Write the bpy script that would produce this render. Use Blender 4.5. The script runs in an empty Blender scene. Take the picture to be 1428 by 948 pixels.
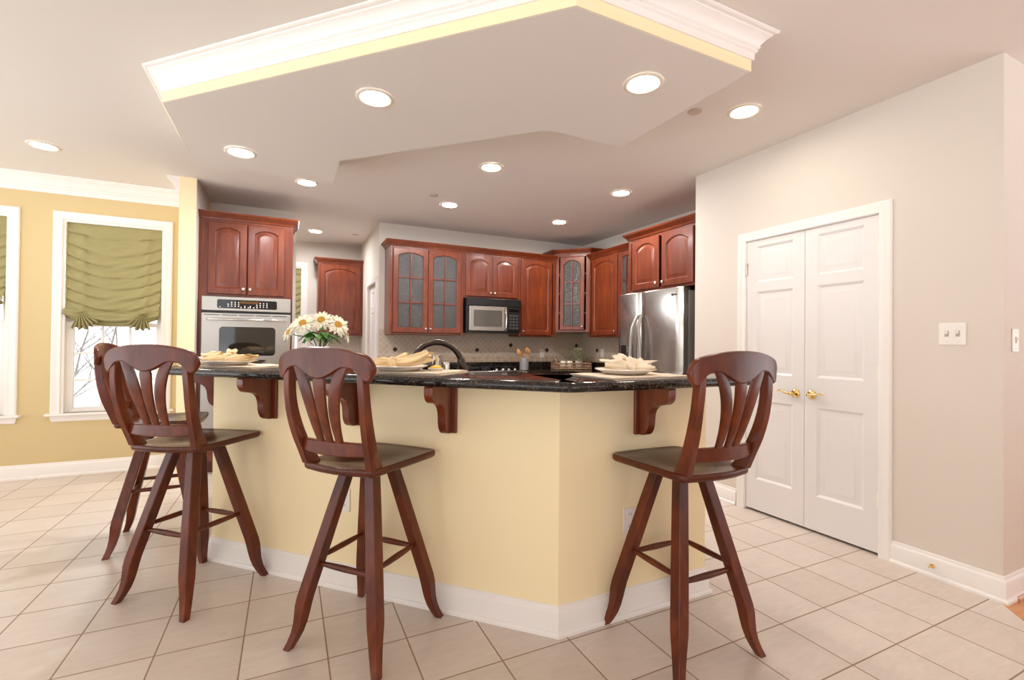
import bpy, bmesh, math, random
from math import sin, cos, pi, radians, sqrt, atan2, hypot
from mathutils import Matrix, Vector

random.seed(7)
scene = bpy.context.scene
COL = scene.collection

# ---------------------------------------------------------------- camera
CAM_H = 1.255
def cam_axes(yaw, pitch, roll):
    f = Vector((sin(yaw) * cos(pitch), cos(yaw) * cos(pitch), sin(pitch)))
    rt = Vector((cos(yaw), -sin(yaw), 0))
    dn = f.cross(rt)
    return cos(roll) * rt + sin(roll) * dn, -sin(roll) * rt + cos(roll) * dn, f
_r, _d, _f = cam_axes(radians(25.52), radians(0.493), radians(-0.586))
cam_data = bpy.data.cameras.new("camera")
cam_data.sensor_width = 36.0
cam_data.lens = 653.82 / 1428 * 36.0
cam_data.clip_start = 0.05
cam_data.clip_end = 200
cam = bpy.data.objects.new("camera", cam_data)
COL.objects.link(cam)
M = Matrix.Identity(4)
for i in range(3):
    M[i][0], M[i][1], M[i][2] = _r[i], -_d[i], -_f[i]
M[2][3] = CAM_H
cam.matrix_world = M
scene.camera = cam

# ---------------------------------------------------------------- world, exposure
world = bpy.data.worlds.new("overcast_sky")
scene.world = world
world.use_nodes = True
bg = world.node_tree.nodes["Background"]
bg.inputs["Strength"].default_value = 1.6
# overcast sky above, brighter glow added below the horizon to lift the ceiling
_wt = world.node_tree
_tc = _wt.nodes.new("ShaderNodeTexCoord")
_sx = _wt.nodes.new("ShaderNodeSeparateXYZ")
_rp = _wt.nodes.new("ShaderNodeValToRGB")
_wt.links.new(_tc.outputs["Generated"], _sx.inputs[0])
_mr = _wt.nodes.new("ShaderNodeMapRange")
_mr.inputs["From Min"].default_value = -1.0
_wt.links.new(_sx.outputs["Z"], _mr.inputs["Value"])
_wt.links.new(_mr.outputs["Result"], _rp.inputs["Fac"])
_rp.color_ramp.elements[0].position = 0.46
_rp.color_ramp.elements[0].color = (2.3, 2.42, 2.55, 1)
_rp.color_ramp.elements[1].position = 0.5
_rp.color_ramp.elements[1].color = (0.93, 0.95, 0.98, 1)
_wt.links.new(_rp.outputs["Color"], bg.inputs["Color"])
vs = scene.view_settings
vs.view_transform = "Standard"
vs.look = "None"
vs.gamma = 1.0
vs.use_curve_mapping = False
vs.exposure = 0.36
try:
    scene.cycles.use_denoising = True
    scene.cycles.max_bounces = 10
    scene.cycles.diffuse_bounces = 6
    scene.cycles.sample_clamp_indirect = 8.0
    scene.cycles.caustics_reflective = False
    scene.cycles.caustics_refractive = False
except Exception:
    pass
LAMP_WARM, LAMP_KITCHEN, LAMP_WHITE = 90.0, 280.0, 290.0   # bulb radiance: front warm, kitchen warm, cool white

# ---------------------------------------------------------------- materials
def srgb(r, g, b):
    def c(v):
        v /= 255.0
        return v / 12.92 if v <= 0.04045 else ((v + 0.055) / 1.055) ** 2.4
    return (c(r), c(g), c(b), 1.0)

class N:
    """small helper around a node tree"""
    def __init__(self, name):
        self.m = bpy.data.materials.new(name)
        self.m.use_nodes = True
        self.t = self.m.node_tree
        self.p = self.t.nodes["Principled BSDF"]
    def node(self, kind, **kw):
        n = self.t.nodes.new(kind)
        for k, v in kw.items():
            if k in n.inputs.keys():
                n.inputs[k].default_value = v
            else:
                setattr(n, k, v)
        return n
    def link(self, a, b):
        self.t.links.new(a, b)
    def set(self, **kw):
        for k, v in kw.items():
            self.p.inputs[k.replace("_", " ")].default_value = v
        return self

def plain(name, col, rough=0.5, metal=0.0, spec=0.5, noise=0.0, nscale=30.0, bump=0.0, bscale=120.0, coat=0.0):
    n = N(name)
    n.set(Roughness=rough, Metallic=metal)
    n.p.inputs["Specular IOR Level"].default_value = spec
    n.p.inputs["Coat Weight"].default_value = coat
    n.p.inputs["Base Color"].default_value = col
    tc = n.node("ShaderNodeTexCoord")
    if noise > 0:
        nz = n.node("ShaderNodeTexNoise", Scale=nscale, Detail=4.0)
        n.link(tc.outputs["Object"], nz.inputs["Vector"])
        mx = n.node("ShaderNodeMix", data_type="RGBA")
        mx.inputs[6].default_value = tuple(c * (1 - noise) for c in col[:3]) + (1,)
        mx.inputs[7].default_value = tuple(min(1, c * (1 + noise)) for c in col[:3]) + (1,)
        n.link(nz.outputs["Fac"], mx.inputs[0])
        n.link(mx.outputs[2], n.p.inputs["Base Color"])
    if bump > 0:
        nb = n.node("ShaderNodeTexNoise", Scale=bscale, Detail=3.0)
        n.link(tc.outputs["Object"], nb.inputs["Vector"])
        bp = n.node("ShaderNodeBump", Strength=bump, Distance=0.002)
        n.link(nb.outputs["Fac"], bp.inputs["Height"])
        n.link(bp.outputs["Normal"], n.p.inputs["Normal"])
    return n.m

def wood(name, dark, mid, light, scale=(9, 9, 1.1), rough=0.33, coat=0.25, freq=3.0, spec=0.5):
    n = N(name)
    tc = n.node("ShaderNodeTexCoord")
    mp = n.node("ShaderNodeMapping")
    mp.inputs["Scale"].default_value = scale
    n.link(tc.outputs["Object"], mp.inputs["Vector"])
    n1 = n.node("ShaderNodeTexNoise", Scale=freq, Detail=6.0, Roughness=0.6, Distortion=0.6)
    n.link(mp.outputs["Vector"], n1.inputs["Vector"])
    n2 = n.node("ShaderNodeTexNoise", Scale=2.2, Detail=2.0)
    n.link(tc.outputs["Object"], n2.inputs["Vector"])
    ad = n.node("ShaderNodeMath", operation="MULTIPLY_ADD")
    ad.inputs[1].default_value = 0.55
    ml = n.node("ShaderNodeMath", operation="MULTIPLY")
    ml.inputs[1].default_value = 0.45
    n.link(n2.outputs["Fac"], ml.inputs[0])
    n.link(n1.outputs["Fac"], ad.inputs[0])
    n.link(ml.outputs[0], ad.inputs[2])
    cr = n.node("ShaderNodeValToRGB")
    cr.color_ramp.elements[0].position = 0.3
    cr.color_ramp.elements[0].color = dark
    cr.color_ramp.elements[1].position = 0.7
    cr.color_ramp.elements[1].color = light
    e = cr.color_ramp.elements.new(0.5)
    e.color = mid
    n.link(ad.outputs[0], cr.inputs["Fac"])
    n.link(cr.outputs["Color"], n.p.inputs["Base Color"])
    n.set(Roughness=rough)
    n.p.inputs["Coat Weight"].default_value = coat
    n.p.inputs["Coat Roughness"].default_value = 0.15
    n.p.inputs["Specular IOR Level"].default_value = spec
    return n.m

def tile_floor():
    n = N("floor_tile")
    geo = n.node("ShaderNodeNewGeometry")
    mp = n.node("ShaderNodeMapping")
    mp.inputs["Location"].default_value = (0.1527 + 0.312 * 40, -1.096 + 0.3005 * 40, 0)
    n.link(geo.outputs["Position"], mp.inputs["Vector"])
    bk = n.node("ShaderNodeTexBrick", offset=0.0, squash=1.0)
    bk.inputs["Scale"].default_value = 1.0
    bk.inputs["Brick Width"].default_value = 0.312
    bk.inputs["Row Height"].default_value = 0.3005
    bk.inputs["Mortar Size"].default_value = 0.0032
    bk.inputs["Mortar Smooth"].default_value = 0.15
    bk.inputs["Color1"].default_value = srgb(208, 195, 183)
    bk.inputs["Color2"].default_value = srgb(216, 204, 193)
    bk.inputs["Mortar"].default_value = srgb(150, 124, 100)
    n.link(mp.outputs["Vector"], bk.inputs["Vector"])
    nz = n.node("ShaderNodeTexNoise", Scale=2.6, Detail=5.0, Roughness=0.6)
    n.link(geo.outputs["Position"], nz.inputs["Vector"])
    ms = n.node("ShaderNodeMapping")
    ms.inputs["Scale"].default_value = (5, 22, 1)
    n.link(geo.outputs["Position"], ms.inputs["Vector"])
    nst = n.node("ShaderNodeTexNoise", Scale=1.6, Detail=5.0, Distortion=1.2)
    n.link(ms.outputs["Vector"], nst.inputs["Vector"])
    sm = n.node("ShaderNodeMath", operation="ADD")
    n.link(nz.outputs["Fac"], sm.inputs[0])
    n.link(nst.outputs["Fac"], sm.inputs[1])
    mr = n.node("ShaderNodeMapRange")
    mr.inputs["From Min"].default_value = 0.6
    mr.inputs["From Max"].default_value = 1.4
    mr.inputs["To Min"].default_value = 0.9
    mr.inputs["To Max"].default_value = 1.08
    n.link(sm.outputs[0], mr.inputs["Value"])
    mx = n.node("ShaderNodeMix", data_type="RGBA", blend_type="MULTIPLY")
    mx.inputs[0].default_value = 1.0
    n.link(bk.outputs["Color"], mx.inputs[6])
    n.link(mr.outputs["Result"], mx.inputs[7])
    n.link(mx.outputs[2], n.p.inputs["Base Color"])
    ro = n.node("ShaderNodeMapRange")
    ro.inputs["To Min"].default_value = 0.30
    ro.inputs["To Max"].default_value = 0.8
    n.link(bk.outputs["Fac"], ro.inputs["Value"])
    n.link(ro.outputs["Result"], n.p.inputs["Roughness"])
    # slight relief: grout sunk, face a little uneven
    hs = n.node("ShaderNodeMath", operation="MULTIPLY_ADD")
    hs.inputs[1].default_value = -1.0
    n.link(bk.outputs["Fac"], hs.inputs[0])
    h2 = n.node("ShaderNodeMath", operation="MULTIPLY")
    h2.inputs[1].default_value = 0.5
    n.link(nst.outputs["Fac"], h2.inputs[0])
    n.link(h2.outputs[0], hs.inputs[2])
    bp = n.node("ShaderNodeBump", Strength=0.35, Distance=0.002)
    n.link(hs.outputs[0], bp.inputs["Height"])
    n.link(bp.outputs["Normal"], n.p.inputs["Normal"])
    return n.m

def granite(name="black_granite"):
    n = N(name)
    tc = n.node("ShaderNodeTexCoord")
    v = n.node("ShaderNodeTexVoronoi", Scale=260.0)
    n.link(tc.outputs["Object"], v.inputs["Vector"])
    nz = n.node("ShaderNodeTexNoise", Scale=60.0, Detail=5.0)
    n.link(tc.outputs["Object"], nz.inputs["Vector"])
    mt = n.node("ShaderNodeMath", operation="MULTIPLY")
    n.link(v.outputs["Color"], mt.inputs[0])
    n.link(nz.outputs["Fac"], mt.inputs[1])
    cr = n.node("ShaderNodeValToRGB")
    cr.color_ramp.elements[0].position = 0.22
    cr.color_ramp.elements[0].color = srgb(22, 18, 17)
    cr.color_ramp.elements[1].position = 0.62
    cr.color_ramp.elements[1].color = srgb(140, 122, 100)
    e = cr.color_ramp.elements.new(0.42)
    e.color = srgb(58, 48, 42)
    n.link(mt.outputs[0], cr.inputs["Fac"])
    n.link(cr.outputs["Color"], n.p.inputs["Base Color"])
    n.set(Roughness=0.10)
    return n.m

def backsplash(normal_axis):
    n = N("backsplash_tile_" + normal_axis)
    geo = n.node("ShaderNodeNewGeometry")
    sp = n.node("ShaderNodeSeparateXYZ")
    n.link(geo.outputs["Position"], sp.inputs[0])
    h = sp.outputs["X"] if normal_axis == "y" else sp.outputs["Y"]
    cb = n.node("ShaderNodeCombineXYZ")
    n.link(h, cb.inputs[0])
    n.link(sp.outputs["Z"], cb.inputs[1])
    mp = n.node("ShaderNodeMapping")
    mp.inputs["Rotation"].default_value = (0, 0, radians(45))
    mp.inputs["Location"].default_value = (40 * 0.052, 40 * 0.052, 0)
    n.link(cb.outputs[0], mp.inputs["Vector"])
    bk = n.node("ShaderNodeTexBrick", offset=0.0, squash=1.0)
    for k, v in {"Scale": 1.0, "Brick Width": 0.052, "Row Height": 0.052, "Mortar Size": 0.0022, "Mortar Smooth": 0.1}.items():
        bk.inputs[k].default_value = v
    bk.inputs["Color1"].default_value = srgb(196, 178, 158)
    bk.inputs["Color2"].default_value = srgb(206, 190, 170)
    bk.inputs["Mortar"].default_value = srgb(222, 210, 194)
    n.link(mp.outputs[0], bk.inputs["Vector"])
    # mosaic border strip of small upright tiles
    b2 = n.node("ShaderNodeTexBrick", offset=0.5, squash=1.0)
    for k, v in {"Scale": 1.0, "Brick Width": 0.024, "Row Height": 0.04, "Mortar Size": 0.0018}.items():
        b2.inputs[k].default_value = v
    b2.inputs["Color1"].default_value = srgb(206, 182, 154)
    b2.inputs["Color2"].default_value = srgb(176, 150, 122)
    b2.inputs["Mortar"].default_value = srgb(222, 208, 190)
    n.link(cb.outputs[0], b2.inputs["Vector"])
    lt = n.node("ShaderNodeMath", operation="LESS_THAN")
    lt.inputs[1].default_value = 1.092
    n.link(sp.outputs["Z"], lt.inputs[0])
    mx = n.node("ShaderNodeMix", data_type="RGBA")
    n.link(lt.outputs[0], mx.inputs[0])
    n.link(bk.outputs["Color"], mx.inputs[6])
    n.link(b2.outputs["Color"], mx.inputs[7])
    n.link(mx.outputs[2], n.p.inputs["Base Color"])
    n.set(Roughness=0.4)
    return n.m

def steel(name, col=(0.60, 0.57, 0.54, 1), rough=0.27, stretch=(1, 1, 60)):
    n = N(name)
    n.set(Metallic=1.0, Roughness=rough)
    n.p.inputs["Base Color"].default_value = col
    tc = n.node("ShaderNodeTexCoord")
    mp = n.node("ShaderNodeMapping")
    mp.inputs["Scale"].default_value = stretch
    n.link(tc.outputs["Object"], mp.inputs["Vector"])
    nz = n.node("ShaderNodeTexNoise", Scale=14.0, Detail=3.0)
    n.link(mp.outputs[0], nz.inputs["Vector"])
    mr = n.node("ShaderNodeMapRange")
    mr.inputs["To Min"].default_value = rough - 0.06
    mr.inputs["To Max"].default_value = rough + 0.08
    n.link(nz.outputs["Fac"], mr.inputs["Value"])
    n.link(mr.outputs["Result"], n.p.inputs["Roughness"])
    return n.m

def glass(name, rough=0.0, tint=(1, 1, 1, 1), ior=1.45, seeded=False):
    n = N(name)
    n.set(Roughness=rough, IOR=ior)
    n.p.inputs["Base Color"].default_value = tint
    n.p.inputs["Transmission Weight"].default_value = 1.0
    if seeded:
        n.p.inputs["Transmission Weight"].default_value = 0.45
        tc = n.node("ShaderNodeTexCoord")
        v = n.node("ShaderNodeTexNoise", Scale=150.0, Detail=3.0)
        n.link(tc.outputs["Object"], v.inputs["Vector"])
        bp = n.node("ShaderNodeBump", Strength=1.0, Distance=0.006)
        n.link(v.outputs["Fac"], bp.inputs["Height"])
        n.link(bp.outputs["Normal"], n.p.inputs["Normal"])
    return n.m

def window_glass():
    # thin architectural glass: mostly straight-through, a little mirror
    n = N("window_glass")
    out = n.t.nodes["Material Output"]
    tr = n.node("ShaderNodeBsdfTransparent")
    gl = n.node("ShaderNodeBsdfGlossy", Roughness=0.02)
    fr = n.node("ShaderNodeFresnel", IOR=1.3)
    mx = n.node("ShaderNodeMixShader")
    n.link(fr.outputs[0], mx.inputs[0])
    n.link(tr.outputs[0], mx.inputs[1])
    n.link(gl.outputs[0], mx.inputs[2])
    n.link(mx.outputs[0], out.inputs["Surface"])
    return n.m

def emitter(name, col, strength):
    n = N(name)
    n.p.inputs["Base Color"].default_value = (0.8, 0.8, 0.8, 1)
    n.p.inputs["Emission Color"].default_value = col
    n.p.inputs["Emission Strength"].default_value = strength
    return n.m

def wicker_mat():
    n = N("brown_wicker")
    tc = n.node("ShaderNodeTexCoord")
    w = n.node("ShaderNodeTexVoronoi", Scale=55.0)
    n.link(tc.outputs["Object"], w.inputs["Vector"])
    cr = n.node("ShaderNodeValToRGB")
    cr.color_ramp.elements[0].color = srgb(206, 166, 130)
    cr.color_ramp.elements[1].color = srgb(84, 50, 34)
    n.link(w.outputs["Distance"], cr.inputs["Fac"])
    n.link(cr.outputs["Color"], n.p.inputs["Base Color"])
    n.set(Roughness=0.7)
    return n.m

MAT = {
    "ceiling": plain("ceiling_paint", srgb(228, 222, 216), 0.9, spec=0.2),
    "cream": plain("cream_wall_paint", srgb(219, 210, 199), 0.85, spec=0.25, bump=0.08),
    "yellow": plain("yellow_wall_paint", srgb(248, 230, 188), 0.8, spec=0.3, bump=0.08),
    "yellow_shaded": plain("shaded_yellow_wall_paint", srgb(212, 190, 144), 0.8, spec=0.3, bump=0.08),  # yellow wall paint with the window wall's shade put into the colour
    "white": plain("white_trim_paint", srgb(240, 235, 230), 0.4, spec=0.45),
    "door": plain("white_door_paint", srgb(230, 226, 224), 0.38, spec=0.45),
    "floor": tile_floor(),
    "oak": wood("oak_boards", srgb(150, 88, 40), srgb(196, 126, 62), srgb(214, 148, 84), scale=(1.2, 14, 9), rough=0.3),
    "cherry": wood("cherry_cabinet_wood", srgb(80, 30, 13), srgb(108, 45, 20), srgb(136, 65, 31)),
    "stool": wood("stool_wood", srgb(56, 19, 6), srgb(95, 38, 13), srgb(130, 61, 25), scale=(6, 6, 2.2), rough=0.30, coat=0.0, spec=0.38),
    "seat": wood("stool_seat_wood", srgb(60, 25, 11), srgb(82, 36, 17), srgb(104, 50, 26), scale=(6, 2.0, 6), rough=0.24, coat=0.0, spec=0.30),
    "granite": granite(),
    "splash_y": backsplash("y"),
    "splash_x": backsplash("x"),
    "steel": steel("brushed_steel", (0.50, 0.47, 0.43, 1), 0.33),
    "steel_v": steel("brushed_steel_vertical", (0.46, 0.44, 0.42, 1), 0.24, (60, 60, 1)),
    "chrome": plain("polished_metal", (0.75, 0.73, 0.70, 1), 0.12, 1.0),
    "nickel": plain("satin_nickel", (0.72, 0.66, 0.60, 1), 0.25, 1.0),
    "brass": plain("polished_brass", (0.85, 0.62, 0.25, 1), 0.14, 1.0),
    "bronze": plain("dark_bronze", (0.075, 0.055, 0.045, 1), 0.28, 0.85),
    "black": plain("black_plastic", srgb(22, 22, 24), 0.3),
    "blackglass": plain("black_glass", srgb(14, 14, 15), 0.05, spec=0.7),
    "ovenglass": plain("oven_window_glass", srgb(30, 28, 24), 0.04, spec=0.9),
    "darkgrey": plain("dark_grey", srgb(70, 68, 66), 0.5),
    "inside": plain("cabinet_interior", srgb(206, 190, 168), 0.6),
    "seeded": glass("seeded_glass", 0.10, (0.13, 0.125, 0.12, 1), 1.45, True),
    "vaseglass": glass("clear_vase_glass", 0.0, (0.97, 0.99, 0.98, 1)),
    "water": glass("vase_water", 0.0, (0.95, 0.98, 0.96, 1), 1.33),
    "window_glass": window_glass(),
    "shade": plain("olive_shade_fabric", srgb(158, 150, 106), 0.75, spec=0.2, noise=0.06, nscale=40, bump=0.15, bscale=400),
    "lamp_warm": emitter("warm_lamp_glow", (1.0, 0.92, 0.80, 1), LAMP_WARM),
    "lamp_kitchen": emitter("kitchen_lamp_glow", (1.0, 0.93, 0.82, 1), LAMP_KITCHEN),
    "lamp_white": emitter("white_lamp_glow", (0.98, 0.98, 1.0, 1), LAMP_WHITE),
    "porcelain": plain("white_porcelain", srgb(240, 234, 224), 0.2, spec=0.5),
    "linen": plain("cream_linen", srgb(234, 208, 164), 0.9, spec=0.1, noise=0.05, nscale=60, bump=0.3, bscale=600),
    "linen_white": plain("ivory_linen", srgb(240, 224, 200), 0.9, spec=0.1, noise=0.04, nscale=60, bump=0.3, bscale=600),
    "mat": plain("woven_placemat", srgb(226, 210, 190), 0.95, spec=0.1, noise=0.10, nscale=180, bump=0.4, bscale=500),
    "petal": plain("ivory_petals", srgb(248, 242, 220), 0.6, spec=0.2),
    "pollen": plain("sunflower_centre", srgb(186, 138, 44), 0.9, noise=0.35, nscale=220),
    "leaf": plain("green_leaf", srgb(86, 138, 44), 0.55, noise=0.2, nscale=40),
    "sage": plain("sage_leaf", srgb(166, 172, 128), 0.6, noise=0.25, nscale=60),
    "lemon": plain("lemon_skin", srgb(240, 196, 46), 0.4, bump=0.2, bscale=200),
    "utensil": wood("utensil_wood", srgb(176, 120, 66), srgb(206, 150, 92), srgb(222, 172, 116), rough=0.55, coat=0.0),
    "crock": plain("hammered_pewter", (0.72, 0.72, 0.72, 1), 0.35, 0.5, bump=0.8, bscale=60),
    "wicker": wicker_mat(),
    "wax": plain("white_wax", srgb(246, 238, 222), 0.5),
    "outlet": plain("white_plastic", srgb(238, 232, 224), 0.35),
    "accent": plain("accent_tile_brown", srgb(56, 40, 30), 0.25),
    "ring": plain("white_lamp_trim", srgb(232, 222, 208), 0.45),
    "grille": plain("ceiling_cover_plate", srgb(196, 180, 166), 0.5),
    "bark": plain("grey_bark", srgb(120, 112, 108), 0.95, noise=0.2),
    "snow": plain("pale_winter_lawn", srgb(214, 212, 206), 0.95, noise=0.08, nscale=2),
    "rubber": plain("grey_rubber", srgb(180, 172, 160), 0.7),
}

# ---------------------------------------------------------------- mesh helpers
class MB:
    def __init__(self):
        self.v, self.f = [], []
    def add(self, verts, faces):
        o = len(self.v)
        self.v += [tuple(p) for p in verts]
        self.f += [tuple(i + o for i in f) for f in faces]
        return self
    def box(self, x0, x1, y0, y1, z0, z1):
        return self.add([(x0, y0, z0), (x1, y0, z0), (x1, y1, z0), (x0, y1, z0), (x0, y0, z1), (x1, y0, z1), (x1, y1, z1), (x0, y1, z1)],
                        [(0, 3, 2, 1), (4, 5, 6, 7), (0, 1, 5, 4), (1, 2, 6, 5), (2, 3, 7, 6), (3, 0, 4, 7)])
    def loft(self, loops, caps=True, closed=True, ring=False):
        n = len(loops[0])
        verts = [p for l in loops for p in l]
        faces = []
        m = len(loops)
        for i in range(m if ring else m - 1):
            j = (i + 1) % m
            for k in range(n if closed else n - 1):
                k2 = (k + 1) % n
                faces.append((i * n + k, i * n + k2, j * n + k2, j * n + k))
        if caps and closed and not ring:
            faces.append(tuple(range(n - 1, -1, -1)))
            faces.append(tuple((m - 1) * n + k for k in range(n)))
        return self.add(verts, faces)
    def prism(self, pts, z0, z1):
        return self.loft([[(x, y, z0) for x, y in pts], [(x, y, z1) for x, y in pts]])
    def lathe(self, prof, n=24, c=(0, 0, 0), axis="z", caps=True):
        loops = []
        for r, h in prof:
            l = []
            for k in range(n):
                a = 2 * pi * k / n
                q = (r * cos(a), r * sin(a), h)
                if axis == "y":
                    q = (q[0], q[2], q[1])
                elif axis == "x":
                    q = (q[2], q[0], q[1])
                l.append((q[0] + c[0], q[1] + c[1], q[2] + c[2]))
            loops.append(l)
        return self.loft(loops, caps=caps)
    def tube(self, pts, r, n=10, flat=1.0):
        pts = [Vector(p) for p in pts]
        rs = r if isinstance(r, (list, tuple)) else [r] * len(pts)
        loops = []
        up = Vector((0, 0, 1))
        prev = None
        for i, p in enumerate(pts):
            a = pts[max(0, i - 1)]
            b = pts[min(len(pts) - 1, i + 1)]
            t = (b - a).normalized()
            if prev is None:
                s = t.cross(up)
                if s.length < 1e-3:
                    s = t.cross(Vector((1, 0, 0)))
                s.normalize()
            else:
                s = (prev - t * prev.dot(t)).normalized()
            prev = s
            u = s.cross(t)
            loops.append([tuple(p + rs[i] * (cos(2 * pi * k / n) * s + flat * sin(2 * pi * k / n) * u)) for k in range(n)])
        return self.loft(loops)
    def build(self, name, mat, parent=None, bevel=0.0, seg=2, angle=35, smooth=True, loc=None, recalc=True):
        me = bpy.data.meshes.new(name)
        me.from_pydata(self.v, [], self.f)
        if recalc:
            b = bmesh.new()
            b.from_mesh(me)
            bmesh.ops.recalc_face_normals(b, faces=b.faces[:])
            b.to_mesh(me)
            b.free()
        if smooth:
            for p in me.polygons:
                p.use_smooth = True
            me.set_sharp_from_angle(angle=radians(angle))
        me.materials.append(MAT[mat] if isinstance(mat, str) else mat)
        o = bpy.data.objects.new(name, me)
        COL.objects.link(o)
        if parent is not None:
            o.parent = parent
        if loc:
            o.location = loc
        if bevel > 0:
            md = o.modifiers.new("bevel", "BEVEL")
            md.width = bevel
            md.segments = seg
            md.limit_method = "ANGLE"
            md.angle_limit = radians(40)
        return o

def tag(o, label, cat, group=None, kind=None):
    o["label"] = label
    o["category"] = cat
    if group:
        o["group"] = group
    if kind:
        o["kind"] = kind
    return o

def empty(name, loc=(0, 0, 0), rz=0.0):
    o = bpy.data.objects.new(name, None)
    COL.objects.link(o)
    o.location = loc
    o.rotation_euler = (0, 0, rz)
    o.empty_display_size = 0.1
    return o

def thing(name, label, cat, loc=(0, 0, 0), rz=0.0, group=None):
    return tag(empty(name, loc, rz), label, cat, group)

def copy_tree(o, parent=None):
    c = o.copy()
    COL.objects.link(c)
    if parent is not None:
        c.parent = parent
    for ch in list(o.children):
        copy_tree(ch, c)
    return c

def offset_path(path, out, pre=None, post=None):
    """path points moved to the left of their direction by out, mitred"""
    n = len(path)
    res = []
    for i in range(n):
        p = Vector(path[i])
        ds = []
        a = path[i - 1] if i > 0 else pre
        b = path[i + 1] if i < n - 1 else post
        if a is not None:
            ds.append((p - Vector(a)).normalized())
        if b is not None:
            ds.append((Vector(b) - p).normalized())
        ns = [Vector((-d.y, d.x)) for d in ds]
        if len(ns) == 1:
            m = ns[0]
        else:
            m = (ns[0] + ns[1]) / max(0.2, 1 + ns[0].dot(ns[1]))
        res.append(p + m * out)
    return res

def sweep(mb, path, prof, z0=0.0, pre=None, post=None):
    """closed profile [(out, z)] along an open 2-D path"""
    cols = [offset_path(path, o, pre, post) for o, z in prof]
    loops = []
    for i in range(len(path)):
        loops.append([(cols[k][i].x, cols[k][i].y, z0 + prof[k][1]) for k in range(len(prof))])
    return mb.loft(loops)

def round_corners(path, r, n=5):
    out = [path[0]]
    for i in range(1, len(path) - 1):
        p = Vector(path[i]); a = Vector(path[i - 1]); b = Vector(path[i + 1])
        da = (a - p).normalized(); db = (b - p).normalized()
        p0 = p + da * r; p1 = p + db * r
        for k in range(n + 1):
            t = k / n
            q = p0 * (1 - t) ** 2 + p * 2 * t * (1 - t) + p1 * t * t
            out.append((q.x, q.y))
    out.append(path[-1])
    return out

CEIL = 2.742
# ================================================================ SETTING
def wall_boxes(axis, a0, a1, d0, d1, z0, z1, holes):
    """a wall as one mesh of boxes around rectangular holes (h0,h1,zb,zt) along axis x or y"""
    mb = MB()
    def bx(p0, p1, q0, q1):
        if p1 - p0 < 1e-4 or q1 - q0 < 1e-4:
            return
        if axis == "x":
            mb.box(p0, p1, d0, d1, q0, q1)
        else:
            mb.box(d0, d1, p0, p1, q0, q1)
    cur = a0
    for h0, h1, zb, zt in sorted(holes):
        bx(cur, h0, z0, z1)
        bx(h0, h1, z0, zb)
        bx(h0, h1, zt, z1)
        cur = h1
    bx(cur, a1, z0, z1)
    return mb

def structure(o, label, cat):
    return tag(o, label, cat, kind="structure")

# floor (tile) with a diagonal edge to the oak boards
X0, X1, Y0, Y1 = -4.6, 6.5, -4.2, 7.75
c = 2.142                                   # tile / board boundary: x - y = c
tile_poly = [(X0, Y0), (c + Y0, Y0), (3.195, 3.195 - c), (3.195, 1.1), (4.12, 1.1), (4.12, 6.02), (1.9, 6.02), (1.9, Y1), (-0.9, Y1), (-0.9, 5.83), (X0, 5.83)]
structure(MB().prism(tile_poly, -0.05, 0.0).build("floor", "floor", smooth=False), "beige square ceramic tile floor", "floor")
board_poly = [(c + Y0, Y0), (X1, Y0), (X1, 1.1), (3.195, 1.1), (3.195, 3.195 - c)]
structure(MB().prism(board_poly, -0.05, 0.0).build("floor_boards", "oak", smooth=False), "orange oak floor boards beyond the wall corner at right", "floor")
ceil_poly = [(X0, Y0), (X1, Y0), (X1, 1.16), (4.12, 1.16), (4.12, 6.02), (1.9, 6.02), (1.9, Y1), (-0.9, Y1), (-0.9, 5.83), (X0, 5.83)]
structure(MB().prism(ceil_poly, CEIL, CEIL + 0.06).build("ceiling", "ceiling", smooth=False), "flat off white ceiling", "ceiling")

# breakfast wall with two windows
WY = 5.695
W2 = (-1.887, -1.121); W1 = (-3.017, -2.251); WZ = (0.575, 2.368)
structure(wall_boxes("x", X0, -0.77, WY, WY + 0.14, 0, CEIL, [(W2[0], W2[1], WZ[0], WZ[1]), (W1[0], W1[1], WZ[0], WZ[1])]).build("wall_breakfast", "yellow_shaded", smooth=False),
          "yellow breakfast room wall with two windows, shade in its paint colour", "wall")
# column between the breakfast area and the kitchen
col = MB().box(-0.906, -0.777, 5.12, WY, 0, CEIL).build("wall_column", "yellow", smooth=False)
structure(col, "narrow yellow wall end beside the oven cabinet", "wall")
colp = MB().box(-0.777, -0.772, 5.122, 5.92, 0, CEIL).build("cream_face", "cream", col, smooth=False)
# wall behind the ovens
structure(MB().box(-0.772, 0.07, 5.92, 6.02, 0, CEIL).build("wall_oven", "cream", smooth=False), "cream wall above and behind the oven cabinet", "wall")
# kitchen back wall, passage side wall with a doorway, passage end wall
structure(MB().box(1.0, 4.12, 5.92, 6.02, 0, CEIL).build("wall_back", "cream", smooth=False), "cream kitchen back wall above the cabinets", "wall")
structure(wall_boxes("y", 6.02, 7.6, 1.0, 1.12, 0, CEIL, [(6.09, 6.80, 0, 2.03)]).build("wall_passage", "cream", smooth=False), "cream passage side wall with a doorway", "wall")
structure(MB().box(-0.906, -0.77, WY + 0.14, 7.6, 0, CEIL).build("wall_passage_left", "cream", smooth=False), "cream left wall of the passage", "wall")
structure(MB().box(1.12, 1.9, 7.6, 7.72, 0, CEIL).box(1.8, 1.9, 6.02, 7.6, 0, CEIL).build("wall_store_room", "cream", smooth=False), "cream walls of the small room beyond the passage door", "wall")
structure(wall_boxes("x", -0.906, 1.12, 7.6, 7.72, 0, CEIL, [(-0.38, 0.182, 0.6, 2.36)]).build("wall_passage_end", "cream", smooth=False), "cream wall at the end of the passage", "wall")
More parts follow.
